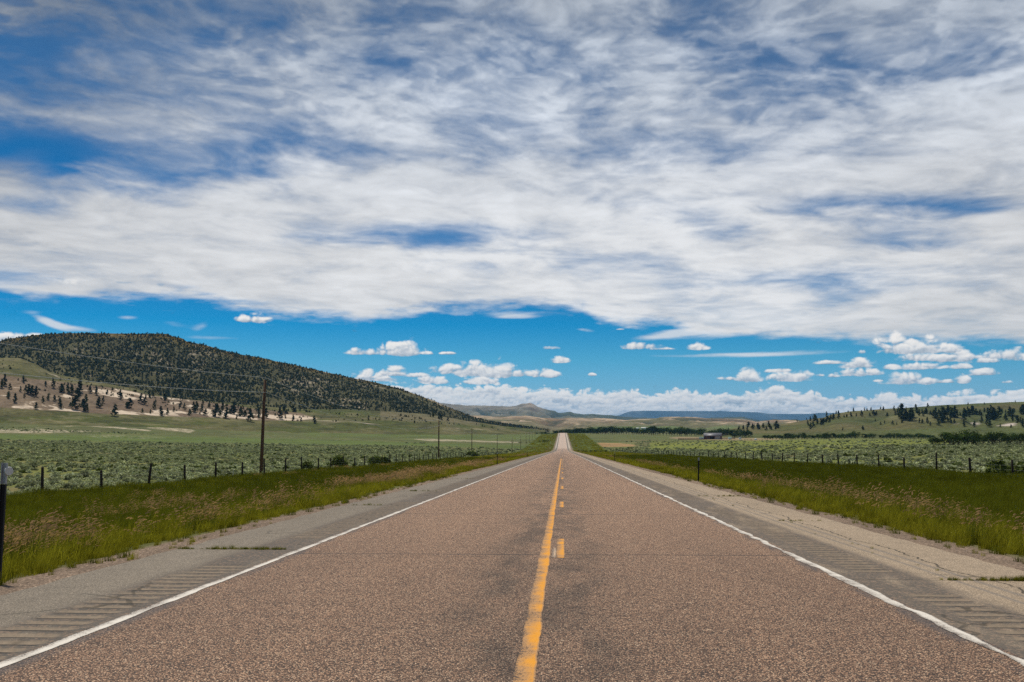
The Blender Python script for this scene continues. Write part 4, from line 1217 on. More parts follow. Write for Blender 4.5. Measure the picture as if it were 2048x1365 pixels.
def build_sage():
    near = [sage_mesh('sagebrush', 260), sage_mesh('sagebrush', 260, None, .62, .5), sage_mesh('sagebrush', 220, None, .4, .55)]
    pr = [sage_mesh('sage_clump', 90, None, .55, .6, leaf=.10), sage_mesh('sage_clump', 90, None, .65, .5, leaf=.10), sage_mesh('sage_clump', 60, None, .7, .55, leaf=.15), sage_mesh('sage_clump', 60, M_DARKBUSH, .6, .6, leaf=.13)]
    for i, p in enumerate(pr): p.name = 's%02d_' % i + p.name
    pts = []
    for side in (-1, 1):
        for y0, y1, dens in [(40, 90, .85), (90, 160, .68), (160, 300, .46), (300, 560, .22), (560, 1000, .05)]:
            w_ = y1 * .62 + 30
            n = int((y1 - y0) * (w_ - 32) * dens)
            y = rng.uniform(y0, y1, n); x = side * rng.uniform(32.2, w_, n)
            z = zground(x, y)
            px, py = project(x, y, z)
            k = (px > -60) & (px < 2108)
            c = fbm(x * .05 + 4, y * .05 + 60, 4)
            c2 = fbm(x * .16 + 14, y * .16 + 6, 3)
            k &= rng.random(n) < (sm(.36, .54, c) * .75 + .25) * (.35 + .65 * sm(.35, .55, c2))
            green = np.zeros(n)
            if side > 0: green = in_poly_soft(px, py, [(1300, 884, 897), (1500, 880, 905), (1700, 878, 900), (1900, 878, 888)], 3) * .8 + in_poly_soft(px, py, [(1160, 884, 896), (1270, 884, 896)], 1)
            else: green = in_poly_soft(px, py, [(-300, 862, 878), (0, 862, 880), (250, 868, 884), (500, 870, 888), (800, 880, 892), (1000, 885, 897), (1095, 888, 900)], 2)
            k &= rng.random(n) > green
            pts.append(np.stack([x, y, z], 1)[k])
    P = np.concatenate(pts)
    d = np.hypot(P[:, 0], P[:, 1]); o = np.argsort(d); P = P[o]; d = d[o]
    print('sage', len(P))
    NI = 300
    big = P[:NI]; P = P[NI:]; d = d[NI:]
    grp = 'sagebrush clumps just beyond the roadside fences'
    for i, p in enumerate(big):
        o = bpy.data.objects.new('sagebrush', near[i % 3].data); COL.objects.link(o)
        s = rng.uniform(.34, .78); o.location = p - np.array([0, 0, .05]); o.scale = (s, s, s * rng.uniform(.8, 1.1)); o.rotation_euler = (0, 0, rng.uniform(0, 6.28))
        side = 'left' if p[0] < 0 else 'right'
        tag(o, 'grey-green sagebrush clump growing just behind the ' + side + ' roadside wire fence', 'shrub', grp + ' on the ' + side)
    n = len(P); s = (.33 + .66 * rng.random(n) ** 1.7) * (1 + .55 * sm(200, 700, d))
    idx = np.where(rng.random(n) < .08, 3, np.where(d > 180, 2, rng.integers(0, 2, n)))
    scatter('sagebrush_cover', pr, P - np.array([0, 0, .05]), np.stack([s, s, s * rng.uniform(.75, 1.1, n)], 1), np.stack([np.zeros(n), np.zeros(n), rng.uniform(0, 6.28, n)], 1), idx)
    # single darker bushes by the fences
    def bush(px, py_base, Y, w, h, mat, label, cat='shrub'):
        m = sage_mesh('roadside_bush', 420, mat, w / 2, h, True, .06 * max(w, 1))
        v = ray(px, py_base); x = v[0] * Y
        m.location = (x, Y, float(zground(x, Y)) - .05); tag(m, label, cat)
    Lx = lambda px: 1991 * 33.5 / (1125 - px)
    for px, w, h, mt, lb in [(573, .8, .8, M_DARKBUSH, 'small dark green bush behind the left fence, just right of the tall power pole'),
                             (615, 1.5, 1.1, M_DARKBUSH, 'broad brownish green bush behind the left fence, first large bush past the power pole'),
                             (640, 1.6, .8, M_SAGE, 'low pale grey sagebrush at the left fence beside the large brownish bush'),
                             (678, 2.3, 1.6, M_DARKBUSH, 'largest bright green bush standing at the left fence between fence posts'),
                             (751, 2.4, 1.3, M_DARKBUSH, 'dark round bush at the left fence in front of the pale metal fence post'),
                             (769, 2.0, 1.2, M_DARKBUSH, 'dark round bush at the left fence directly before the pale metal fence post'),
                             (944, 4.0, 1.6, M_DARKBUSH, 'wide low bush where the left fence runs out of sight')]:
        bush(px, 920, Lx(px), w, h, mt, lb)
    Rx = lambda px: 1991 * 32.5 / (px - 1125)
    for px, w, h, mt, lb in [(1996, 1.7, 1.2, M_DARKBUSH, 'large dark round bush behind the right fence between its two nearest posts'),
                             (2030, 1.5, .9, M_DARKBUSH, 'dark sprawling bush at the foot of the nearest right fence post'),
                             (1700, 1.5, 1.0, M_SAGE, 'rounded grey sagebrush taller than its neighbours behind the right fence')]:
        bush(px, 940, Rx(px), w, h, mt, lb)
build_sage()

# ------------------------------------------------------------------ junipers that cover the long hill
class Surf:
    """sample a hill grid: pick random points on it"""
    def __init__(s, XYZ): s.X, s.Y, s.Z = XYZ; s.px, s.py = project(s.X, s.Y, s.Z)
    def rand(s, n, i0=0, i1=None):
        r, c = s.X.shape; i1 = i1 or r - 1
        fi = rng.uniform(i0, i1 - 1.001, n); fj = rng.uniform(0, c - 1.001, n)
        return s.get(fi, fj)
    def get(s, fi, fj):
        i = fi.astype(int); j = fj.astype(int); a = fi - i; b = fj - j
        o = []
        for A in (s.X, s.Y, s.Z):
            o.append((A[i, j] * (1 - a) + A[i + 1, j] * a) * (1 - b) + (A[i, j + 1] * (1 - a) + A[i + 1, j + 1] * a) * b)
        return np.stack(o, 1)
    def nearest(s, px, py, i0=0):
        d = (s.px[i0:] - px) ** 2 + ((s.py[i0:] - py) * 1.0) ** 2
        # the front face only: rows up to the crest
        n = s.n_front
        d = d[:n - i0]
        k = np.unravel_index(np.argmin(d), d.shape)
        return Vector((s.X[k[0] + i0, k[1]], s.Y[k[0] + i0, k[1]], s.Z[k[0] + i0, k[1]]))
SA, SB, SCs = Surf(HA), Surf(HB), Surf(HC)
SA.n_front, SB.n_front, SCs.n_front = 120, 110, 100

def build_junipers():
    def jp(name, w, h, n):
        f = rng.random(n); a = rng.uniform(0, 6.283, n); rr = w * np.sin(np.pi * np.clip(f * .9 + .12, 0, 1)) ** .7 * rng.uniform(.6, 1.05, n)
        c = np.stack([np.cos(a) * rr, np.sin(a) * rr, f * h], 1)
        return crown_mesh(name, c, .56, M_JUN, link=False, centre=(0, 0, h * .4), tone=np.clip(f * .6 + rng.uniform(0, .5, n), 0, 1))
    pr = [jp('a_juniper', 1.9, 4.2, 60), jp('b_juniper', 2.3, 3.8, 64), jp('c_juniper', 1.6, 4.8, 56)]
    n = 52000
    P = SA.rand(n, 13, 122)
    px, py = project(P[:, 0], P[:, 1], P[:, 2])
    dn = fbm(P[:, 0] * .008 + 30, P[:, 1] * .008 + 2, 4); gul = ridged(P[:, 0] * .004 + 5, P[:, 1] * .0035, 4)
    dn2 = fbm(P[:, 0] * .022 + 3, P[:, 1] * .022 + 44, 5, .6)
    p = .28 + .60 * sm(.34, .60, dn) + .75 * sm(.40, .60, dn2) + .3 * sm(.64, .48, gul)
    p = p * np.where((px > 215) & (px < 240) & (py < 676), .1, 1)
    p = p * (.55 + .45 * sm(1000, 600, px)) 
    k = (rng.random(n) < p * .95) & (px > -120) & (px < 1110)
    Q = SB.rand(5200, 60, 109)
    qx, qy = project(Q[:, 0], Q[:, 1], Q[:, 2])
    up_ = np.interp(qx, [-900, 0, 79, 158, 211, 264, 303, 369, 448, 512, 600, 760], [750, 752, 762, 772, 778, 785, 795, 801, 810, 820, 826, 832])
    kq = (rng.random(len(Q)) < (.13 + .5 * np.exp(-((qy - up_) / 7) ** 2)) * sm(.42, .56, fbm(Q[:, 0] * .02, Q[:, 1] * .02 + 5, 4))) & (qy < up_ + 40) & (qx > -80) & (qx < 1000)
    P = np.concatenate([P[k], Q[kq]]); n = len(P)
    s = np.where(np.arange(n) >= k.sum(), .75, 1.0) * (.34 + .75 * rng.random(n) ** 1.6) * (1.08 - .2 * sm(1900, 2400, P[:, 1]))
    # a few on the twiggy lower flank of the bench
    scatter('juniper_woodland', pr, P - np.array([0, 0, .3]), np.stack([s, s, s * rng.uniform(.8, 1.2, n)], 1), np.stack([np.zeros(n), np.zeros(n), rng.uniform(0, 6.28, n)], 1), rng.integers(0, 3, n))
build_junipers()

# ------------------------------------------------------------------ single trees one can tell apart
def place_trees(protos, spots, surf, h0, label_fn, cat, group, first):
    """spots: (photo column, row of the foot, height in photo rows)"""
    for i, (px, py, hp) in enumerate(spots):
        loc = surf(px, py)
        sc = hp * (1.22 if cat == 'pine tree' else 1.0) * loc[1] / F / h0
        pr = protos[i % len(protos)]
        if id(pr) not in first: t = pr; first.add(id(pr)); t.location = loc; t.rotation_euler[2] = rng.uniform(0, 6.28)
        else: t = copy_tree(pr, loc, rng.uniform(0, 6.28))
        wj = rng.uniform(.9, 1.25)
        t.scale = (sc * wj, sc * wj, sc)
        tag(t, label_fn(i, px, py, hp), cat, group)

def z1(*a): return [(x / 3.791, 640 + y / 3.791, h / 3.791) for x, y, h in a]
def z3(*a): return [(400 + x / 3.791, 640 + y / 3.791, h / 3.791) for x, y, h in a]
def z6(*a): return [(1580 + x / 4.376, 740 + y / 4.376, h / 4.376) for x, y, h in a]
def z4(*a): return [(1380 + x / 10.24, 830 + y / 10.24, h / 10.24) for x, y, h in a]

def build_trees():
    first = set()
    pines = [pine(9, 2.5, .75), pine(9, 2.2, .9), pine(9, 2.9, .6), pine(9, 2.6, 1.0), pine(9, 3.1, .55)]
    bench = z1((12, 520, 60), (35, 500, 75), (78, 524, 38), (177, 474, 44), (65, 600, 48), (115, 630, 60), (155, 545, 38), (190, 545, 36), (218, 565, 66), (250, 575, 66), (280, 578, 66), (180, 593, 34), (278, 676, 44), (325, 628, 44), (348, 500, 30),
               (366, 612, 42), (408, 522, 64), (412, 618, 42), (450, 672, 72), (462, 548, 56), (478, 550, 50), (510, 555, 66), (545, 565, 64), (604, 545, 80), (588, 580, 54), (570, 680, 90), (555, 650, 54), (533, 660, 30), (597, 610, 50), (633, 692, 78), (650, 635, 60), (665, 696, 48), (682, 552, 46), (735, 572, 56), (812, 566, 28),
               (750, 668, 70), (780, 632, 46), (866, 730, 76), (908, 606, 66), (985, 672, 66), (1066, 636, 66), (1102, 644, 64), (1078, 708, 32), (1130, 588, 46), (1160, 580, 40), (1135, 714, 30), (1168, 684, 56), (1180, 630, 24), (1220, 724, 60), (1250, 610, 44), (1266, 722, 46), (1314, 697, 36), (1240, 474, 26), (1325, 592, 24),
               (1370, 660, 38), (1402, 684, 46), (1373, 598, 24), (1441, 726, 42), (1472, 704, 70), (1492, 684, 56), (1527, 696, 50), (1540, 656, 44), (1558, 726, 42), (1586, 666, 40))
    bench2 = z3((20, 655, 44), (70, 664, 36), (12, 696, 50), (42, 726, 44), (118, 735, 84), (135, 690, 48), (168, 700, 66), (155, 728, 40), (203, 748, 72), (240, 712, 54), (255, 716, 76), (292, 672, 30), (305, 732, 64), (278, 752, 32), (338, 736, 44), (383, 772, 86), (378, 700, 26), (330, 680, 20), (440, 712, 58), (452, 740, 34), (498, 742, 60), (610, 752, 76), (636, 708, 52), (655, 714, 30), (706, 698, 42), (728, 700, 32), (710, 768, 42), (770, 772, 28), (865, 786, 50),
                (652, 748, 22), (1145, 686, 24), (1205, 690, 20), (1330, 690, 22), (1590, 708, 20), (1770, 740, 26), (1820, 755, 40), (1835, 760, 34), (1878, 770, 30), (1806, 748, 26))
    spots = bench + [b for b in bench2 if b[0] > 512 or True]
    # drop doubles where the two zooms overlap
    out = []
    for s in spots:
        if all((s[0] - q[0]) ** 2 + (s[1] - q[1]) ** 2 > 9 for q in out): out.append(s)
    WH = lambda px: 'at the left end of the bench' if px < 140 else 'on the bare clay below the dark hill' if px < 330 else 'on pale clay left of the power pole' if px < 522 else 'just right of the tall power pole' if px < 620 else 'farther right of the tall power pole' if px < 800 else 'at the foot of the dark hill'
    def lab(i, px, py, hp):
        sz = 'tall dark' if hp > 17 else 'mid sized dark' if hp > 12 else 'small dark'
        return sz + ' pine ' + WH(px)
    place_trees(pines, out, lambda a, b: SB.nearest(a, b, 12), 9.0, lab, 'pine tree', 'pines scattered over the clay bench below the hill', first)
    # right hill
    rp = z6((985, 440, 120), (950, 400, 60), (1010, 430, 70), (1045, 450, 80), (1058, 420, 70), (1115, 410, 65), (1155, 400, 45), (1198, 410, 60), (1130, 468, 36), (1152, 464, 30), (1208, 464, 46), (1230, 488, 30), (1180, 405, 40), (1230, 420, 50), (1260, 425, 60), (1278, 400, 60), (1305, 385, 36), (1295, 486, 50), (1322, 460, 80), (1335, 420, 80), (1350, 415, 70), (1385, 420, 90), (1408, 400, 60), (1378, 460, 40), (1410, 462, 40), (1436, 468, 32), (1448, 418, 84), (1520, 440, 60), (1520, 498, 46), (1540, 420, 60), (1528, 386, 46), (1562, 395, 62), (1590, 390, 60), (1612, 388, 56),
             (1665, 400, 40), (1697, 372, 34), (1755, 430, 100), (1780, 440, 90), (1800, 440, 60), (1825, 420, 80), (1858, 370, 30), (1886, 384, 28), (1893, 448, 50), (1925, 398, 64), (1965, 370, 28), (1675, 462, 48), (1728, 480, 66), (1745, 502, 50), (1622, 500, 46), (1952, 446, 36), (1995, 470, 60), (1835, 502, 26), (1930, 508, 24), (2018, 372, 40), (2040, 390, 68), (2035, 500, 64), (1985, 440, 30),
             (848, 410, 30), (760, 398, 32), (735, 398, 40), (702, 402, 24), (625, 408, 46), (578, 410, 24), (530, 412, 34), (500, 415, 22), (470, 420, 24), (428, 430, 60), (385, 438, 46), (360, 440, 40), (320, 460, 46), (300, 470, 40), (270, 484, 50), (330, 440, 30), (240, 480, 44), (215, 450, 50), (185, 450, 34), (182, 522, 50), (205, 506, 44), (160, 490, 40), (285, 480, 44), (345, 464, 36), (55, 448, 20), (140, 432, 14),
             (458, 530, 22), (643, 528, 32), (790, 480, 24), (830, 474, 24), (895, 472, 26), (938, 478, 18), (982, 466, 28), (747, 454, 22),
             (323, 402, 36), (400, 386, 22), (425, 388, 20), (512, 376, 16), (556, 370, 32), (652, 364, 28), (677, 362, 20), (710, 360, 26), (790, 346, 18), (820, 356, 30), (915, 362, 42), (975, 345, 30), (1017, 340, 14), (1103, 334, 28), (1210, 328, 30), (1318, 326, 14), (1562, 308, 18), (1697, 304, 18), (1968, 284, 14))
    rp += z4((1000, 320, 80), (1085, 300, 80), (1100, 290, 50), (1165, 330, 80), (1205, 250, 90), (1285, 300, 100), (1300, 260, 60), (1390, 300, 110), (1430, 300, 80), (1505, 270, 80), (1560, 320, 80), (1605, 260, 110), (1640, 300, 80), (1665, 310, 60), (1775, 280, 130), (1740, 300, 60), (795, 330, 60), (405, 325, 44), (600, 325, 40), (980, 330, 50))
    for q in list(rp):
        if q[0] > 1788 and q[2] > 12.5 and q[1] > 826 and len(rp) < 190: rp.append((q[0] + rng.choice((-1, 1)) * rng.uniform(3, 7), q[1] + rng.uniform(-2, 2), q[2] * rng.uniform(.6, .9)))
    print('right pines', len(rp), 'left', len(out))
    def labr(i, px, py, hp):
        sz = 'tall' if hp > 15 else 'mid sized' if hp > 8 else 'small'
        if py < 845 and px < 1570: w = 'on the low nose of the right hill above the barn'
        elif px < 1570: w = 'on the pale bank behind the barn'
        elif py < 826 and px > 1780 or (py < 830 and px <= 1780): w = 'on the skyline of the grassy right hill'
        elif px < 1680: w = 'in the leftmost stand on the right hill'
        elif px < 1790: w = 'on the open middle slope of the right hill'
        elif px < 1900: w = 'in the wooded gully halfway along the right hill'
        else: w = 'among clay mounds on the right hill'
        return sz + ' dark pine ' + w
    place_trees(pines, rp, lambda a, b: SCs.nearest(a, b, 12), 9.0, labr, 'pine tree', 'pines on the grassy hill to the right', first)
    # river cottonwoods across the valley
    cots = [broadleaf(9, 9.5), broadleaf(9, 8), broadleaf(9, 11), broadleaf(9, 7.5)]
    def gr(Y):
        def f(px, py):
            v = ray(px, py); d = Y(px) * rng.uniform(.97, 1.03); x = v[0] * d
            return Vector((x, d, float(zground(x, d)) - .1))
        return f
    sp = []
    x = 1074.0
    while x < 1500:
        base = np.interp(x, [1070, 1100, 1130, 1190, 1235, 1290, 1310, 1400, 1500], [6, 9, 12, 15, 14, 13, 17, 14, 14])
        sp.append((x, 866, base * rng.uniform(.7, 1.25))); x += rng.uniform(3.2, 6.5)
    for x_ in (1303, 1306, 1360, 1372, 1212, 1154, 1445, 1468, 1480, 1492): sp.append((x_, 866, 17 * rng.uniform(.9, 1.1)))
    place_trees(cots, sp, gr(lambda p: np.interp(p, [1070, 1130, 1400, 1500], [1750, 1800, 1620, 1450])), 9.0, lambda i, px, py, hp: ('tall' if hp > 15 else 'low' if hp < 11 else 'leafy') + ' cottonwood in the valley belt ' + ('left of the far road crest' if px < 1117 else 'just right of the road crest' if px < 1200 else 'between road crest and barn' if px < 1400 else 'behind the grey roofed barn' if px < 1450 else 'just right of the barn'),
                'tree', 'cottonwoods in the belt across the valley', first)
    sp = []
    for a, b, h in [(1530, 1560, 9), (1562, 1588, 9), (1575, 1650, 12), (1648, 1712, 13), (1728, 1748, 10), (1762, 1870, 11)]:
        x = a
        while x < b: sp.append((x, 878, h * rng.uniform(.7, 1.25))); x += rng.uniform(4, 8)
    place_trees(cots, sp, gr(lambda p: 1150), 9.0, lambda i, px, py, hp: ('low' if hp < 10 else 'round') + ' cottonwood below the right hill, ' + ('nearest the barn' if px < 1600 else 'left of the gap in the row' if px < 1720 else 'in the clump within the gap' if px < 1756 else 'in the row right of the gap'),
                'tree', 'cottonwoods along the foot of the right hill', first)
    sp = [(1866, 896, 16), (1872, 896, 19), (1880, 895, 15), (1890, 895, 29), (1900, 895, 27), (1908, 896, 25), (1918, 894, 26), (1930, 893, 24), (1936, 892, 31), (1946, 892, 30), (1952, 890, 24), (1944, 896, 12), (1966, 889, 20), (1978, 889, 25), (1990, 889, 28), (2000, 888, 26), (1984, 888, 22), (2014, 892, 22), (2022, 894, 24), (2034, 893, 20), (2040, 894, 26), (2052, 894, 24), (2064, 894, 26), (2080, 893, 28), (2100, 893, 24)]
    place_trees(cots, sp, gr(lambda p: 545), 9.0, lambda i, px, py, hp: ('tall bushy' if hp > 25 else 'rounded' if hp > 18 else 'low shrubby') + ' willow in the right thicket, ' + ('at its left end' if px < 1885 else 'in its left half' if px < 1960 else 'in its middle' if px < 2010 else 'at its right end'),
                'tree', 'willows of the near thicket on the right', first)
    # a few green shrubs on the slopes right of the road and along the crest
    sp = [(1158, 900, 5), (1165, 902, 6), (1172, 901, 5), (1180, 902, 6), (1190, 904, 6), (1200, 905, 7), (1212, 905, 6), (1222, 906, 6), (1090, 872, 6), (1086, 880, 6), (1093, 884, 5), (1080, 888, 5), (1098, 868, 5), (1262, 890, 4), (1300, 880, 3)]
    place_trees([broadleaf(9, 14, 'green_shrub', 10, 24)], sp, gr(lambda p: 560 if p > 1150 and p < 1240 else 1000), 9.0, lambda i, px, py, hp: 'low green shrub ' + ('in the dip just right of the road' if 1150 < px < 1240 else 'on the bank left of the far road rise' if px < 1120 else 'in the pasture right of the tan field'),
                'shrub', 'green shrubs near the dip in the road', first)
build_trees()

def ordinal(n): return str(n) + ('th' if 10 <= n % 100 <= 20 else {1: 'st', 2: 'nd', 3: 'rd'}.get(n % 10, 'th'))
def settle_labels():
    """things that share a wording are told apart by their order from the left"""
    by = {}
    for o in COL.objects:
        if o.parent is None and 'label' in o and o.name.split('.')[0] not in ('sagebrush',): by.setdefault(o['label'], []).append(o)
    for lab, os_ in by.items():
        if len(os_) < 2: continue
        os_.sort(key=lambda o: float(project(*[np.array(c) for c in o.location])[0]))
        for i, o in enumerate(os_): o['label'] = (lab + ', ' + ordinal(i + 1) + ' from left')
# ------------------------------------------------------------------ built things
def boxes(name, parts, mat, parent=None, bevel=0.0):
    """parts: (centre, size, rot_z) boxes joined in one mesh"""
    bm = bmesh.new()
    for c, s, *r in parts:
        m = Matrix.Translation(c) @ Matrix.Rotation(r[0] if r else 0, 4, 'Z') @ Matrix.Diagonal((*s, 1))
        bmesh.ops.create_cube(bm, size=1, matrix=m)
    if bevel: bmesh.ops.bevel(bm, geom=bm.edges[:], offset=bevel, segments=1, affect='EDGES')
    me = bpy.data.meshes.new(name); bm.to_mesh(me); bm.free()
    me.materials.append(mat)
    o = bpy.data.objects.new(name, me); COL.objects.link(o)
    if parent: o.parent = parent
    return o

M_POST = simple('weathered_post', (.030, .022, .017), .95, .4, 9.0)
M_POLE = simple('creosote_pole', (.085, .045, .028), .85, .35, 1.5)
M_STEEL = simple('dark_steel', (.012, .012, .014), .7, .3, 8.0, .3)
M_SILV = simple('silver_sheeting', (.30, .31, .34), .35, .15, 8.0, .5, .3)
M_LENS = simple('reflector_lens', (.42, .42, .41), .3, .08, 20.0, .6)
M_WIRE = simple('galvanised_wire', (.30, .30, .29), .6, .1, 3.0, .4, .5)
M_CABLE = simple('aluminium_cable', (.50, .50, .48), .5, .1, 3.0, .5, .3)
M_CERA = simple('insulator_ceramic', (.20, .18, .16), .3, .1, 5.0, .5)
M_PALE = simple('pale_metal', (.55, .55, .52), .6, .1, 5.0, .4)

def poly_tube(name, pts, r, mat, parent=None, n=4):
    return trunk_mesh(name, pts, [r] * len(pts), parent, n, (), mat)

def build_fence(side, y0, y1, step, label, x0, tsteel):
    lat = side * x0
    root = empty('wire_fence', (lat, y0, float(zground(lat, y0)))); tag(root, label, 'fence')
    protos = []
    for k in range(3):
        h = (1.52, 1.60, 1.44)[k] * (1.16 if side < 0 else 1.0); r = (.085, .075, .095)[k]
        protos.append(trunk_mesh('post', [(0, 0, -.4), (.01, 0, h * .5), (.02, .01, h * .97), (.025, .012, h)], [r, r * .95, r * .85, r * .6], root, 8, (), M_POST))
    ys = []; y = y0
    while y < y1 and len(ys) < 96: ys.append(y); y += step * rng.uniform(.98, 1.02)
    tops = []
    used = set()
    for i, y in enumerate(ys):
        k = int(rng.integers(0, 3)); x = lat + rng.normal() * .06
        z = float(zground(x, y))
        if k in used: o = protos[k].copy(); COL.objects.link(o); o.parent = root
        else: o = protos[k]; used.add(k)
        o.location = (x - lat, y - y0, z - root.location[2]); o.rotation_euler = (rng.normal() * .035, rng.normal() * .035, rng.uniform(0, 6))
        s = rng.uniform(.92, 1.12); o.scale = (1, 1, s)
        tops.append((x - lat, y - y0, z - root.location[2]))
    for k in range(3):
        if k not in used: bpy.data.objects.remove(protos[k])
    for yy, mt, h in tsteel:
        z = float(zground(lat, yy)) - root.location[2]
        boxes('metal_post', [((0, 0, h / 2 - .2), (.045, .012, h + .4)), ((0, .02, h / 2 - .2), (.012, .04, h + .4))], mt, root).location = (0, yy - y0, z)
    for hh in (.40, .70, 1.0, 1.32):
        poly_tube('wire', [(a, b, c + hh) for a, b, c in tops], .0035, M_WIRE, root, 3)
    return root
fl = build_fence(-1, 43.8, 520, 7.45, 'barbed wire fence on dark wooden posts along the left verge below the power line', 31.0, [(1991 * 31 / (1125 - 787), M_PALE, 1.25), (1991 * 31 / (1125 - 711), M_PALE, 1.1), (93, M_PALE, 1.0)])
fr = build_fence(1, 62.95, 520, 7.25, 'barbed wire fence on dark wooden posts along the right verge facing the barn', 30.8, [(1991 * 30.8 / (1559.5 - 1125), M_POST, 1.25), (1991 * 30.8 / (1640 - 1125), M_PALE, 1.0)])

def marker(px, Y, h, x, label, near=False, lens=False):
    z = float(zground(x, Y))
    root = empty('delineator_post', (x, Y, z)); tag(root, label, 'marker post', None if near else 'marker posts along the shoulders')
    if near: root['group'] = 'marker posts along the shoulders'
    top = .26 if lens else .16
    def chan(z0, z1, o_=0.0): return [((0, .012, (z0 + z1) / 2), (.058 + o_, .010, z1 - z0)), ((-.030, -.004, (z0 + z1) / 2), (.010, .030, z1 - z0)), ((.030, -.004, (z0 + z1) / 2), (.010, .030, z1 - z0))]
    boxes('post', chan(-.4, h - top), M_STEEL, root)
    boxes('reflective_band', chan(h - top + .002, h, .006), M_SILV, root)
    if lens:
        bm = bmesh.new()
        bmesh.ops.create_cone(bm, cap_ends=True, segments=24, radius1=.056, radius2=.050, depth=.022, matrix=Matrix.Translation((.058, 0, h - .10)) @ Matrix.Rotation(math.radians(52), 4, 'Z') @ Matrix.Rotation(math.pi / 2, 4, 'X'))
        me = bpy.data.meshes.new('reflector'); bm.to_mesh(me); bm.free(); me.materials.append(M_LENS)
        o = bpy.data.objects.new('reflector', me); COL.objects.link(o); o.parent = root
    root.rotation_euler = (rng.normal() * .012, rng.normal() * .02, 0)
    return root
marker(10, 12.1, 1.48, -6.93, 'tall dark steel marker post with silver top and round reflector at the left verge', True, True).rotation_euler = (0, .012, 0)
marker(1390, 52, 1.22, 6.95, 'dark marker post with white tip standing alone in the grass beside the right shoulder').rotation_euler = (0, .03, 0)
marker(995, 103, 1.25, -6.75, 'thin marker post beside the left shoulder, second from the viewer')
marker(1227, 134, 1.15, 6.9, 'thin marker post beside the right shoulder, second from the viewer')
marker(1055, 190, 1.2, -6.75, 'tiny distant marker post beside the left shoulder, third from the viewer')

# power line
poles = [(-38.0, -36.0, 11.2), (-34.9, 114.5, 11.15), (-34.7, 279, 11.0), (-34.5, 379, 10.8), (-34.3, 523, 10.6), (-34.2, 675, 10.4), (-34.1, 810, 10.4), (-34.0, 930, 10.2), (-33.9, 1015, 10.2), (-33.9, 1110, 10), (-33.8, 1220, 10)]
plabel = ['', 'tall brown wooden power pole rising before the dark hill, largest of the line', 'dark wooden power pole at the left fence, second of the line', 'slender power pole third along the line', 'thin power pole fourth along the line', 'thin power pole fifth along the line, in the pasture', 'faint power pole sixth along the line',
          'faint power pole seventh along the line', 'faint power pole eighth along the line', 'faint power pole ninth along the line', 'faintest power pole, last before the far rise of the road']
wire_top = []; wire_low = []
for i, (x, y, h) in enumerate(poles):
    z = float(zground(x, y))
    lean = .25 if i == 1 else 0
    zt = z + h - .25; zl = z + h - 1.75
    wire_top.append((x + lean * .9, y, zt + .22)); wire_low.append((x + lean * .8 + .16, y, zl))
    if y < 0: continue
    root = empty('power_pole', (x, y, z)); tag(root, plabel[i], 'utility pole', 'power poles along the left fence')
    s = 1.0 if i < 3 else .8
    trunk_mesh('pole', [(0, 0, -1), (lean * .3, 0, h * .3), (lean * .6, 0, h * .65), (lean, 0, h - .28)], [.21 * s, .19 * s, .165 * s, .135 * s], root, 12, (), M_POLE)
    trunk_mesh('insulator', [(lean, 0, h - .28), (lean, 0, h - .18), (lean, 0, h - .10), (lean, 0, h - .02)], [.03, .075, .045, .06], root, 8, (), M_CERA)
    trunk_mesh('insulator', [(lean * .9 + .12, 0, h - 1.85), (lean * .9 + .12, 0, h - 1.78), (lean * .9 + .12, 0, h - 1.68)], [.03, .06, .045], root, 8, (), M_CERA)
    boxes('bracket', [((lean * .9 + .07, 0, h - 1.9), (.16, .04, .04))], M_STEEL, root)
def hang(pts, sag):
    out = []
    for a, b in zip(pts[:-1], pts[1:]):
        n = 14
        sg = sag * ((b[1] - a[1]) / 150) ** 2
        for k in range(n):
            f = k / n
            out.append((a[0] + (b[0] - a[0]) * f, a[1] + (b[1] - a[1]) * f, a[2] + (b[2] - a[2]) * f - 4 * sg * f * (1 - f)))
    out.append(pts[-1]); return out
tag(poly_tube('power_cable', hang(wire_top, 1.7), .026, M_CABLE), 'upper pale power cable sagging across the dark hill to the pole tops', 'cable')
tag(poly_tube('power_cable', hang(wire_low, 1.9), .024, M_CABLE), 'lower pale power cable sagging below the upper one across the dark hill', 'cable')

# ------------------------------------------------------------------ barn, corral and tanks
def gp(px, Y): 
    v = ray(px, 870); x = v[0] * Y; return Vector((x, Y, float(zground(x, Y))))
M_ROOF = simple('grey_tin_roof', (.12, .115, .125), .5, .2, .8, .4)
M_WALL = simple('brown_boards', (.15, .085, .075), .9, .3, .6)
M_WALLP = simple('pale_siding', (.34, .31, .29), .9, .2, .6)
M_DARK = simple('opening_shade', (.012, .011, .012), .95, .1)  # near-black panels, the shade inside the barn openings as colour
M_WHITE = simple('white_paint', (.55, .72, .70), .6, .06, 1.0, .4)
M_RED = simple('rust_red_boards', (.13, .045, .035), .9, .3, .6)
def gable(name, x0, x1, y0, y1, z0, z1, over, mat, parent, th=.14):
    """gabled roof, ridge along x"""
    ym = (y0 + y1) / 2
    a, b = x0 - over, x1 + over; c, d = y0 - over, y1 + over
    V = [(a, c, z0), (b, c, z0), (b, ym, z1), (a, ym, z1), (a, d, z0), (b, d, z0)]
    V = V + [(x, y, z + th) for x, y, z in V]
    Fq = [(0, 3, 2, 1), (3, 4, 5, 2), (6, 7, 8, 9), (9, 8, 11, 10), (0, 1, 7, 6), (4, 10, 11, 5), (0, 6, 9, 3), (3, 9, 10, 4), (1, 2, 8, 7), (2, 5, 11, 8)]
    return mesh_np(name, V, np.array(Fq), mat, parent)
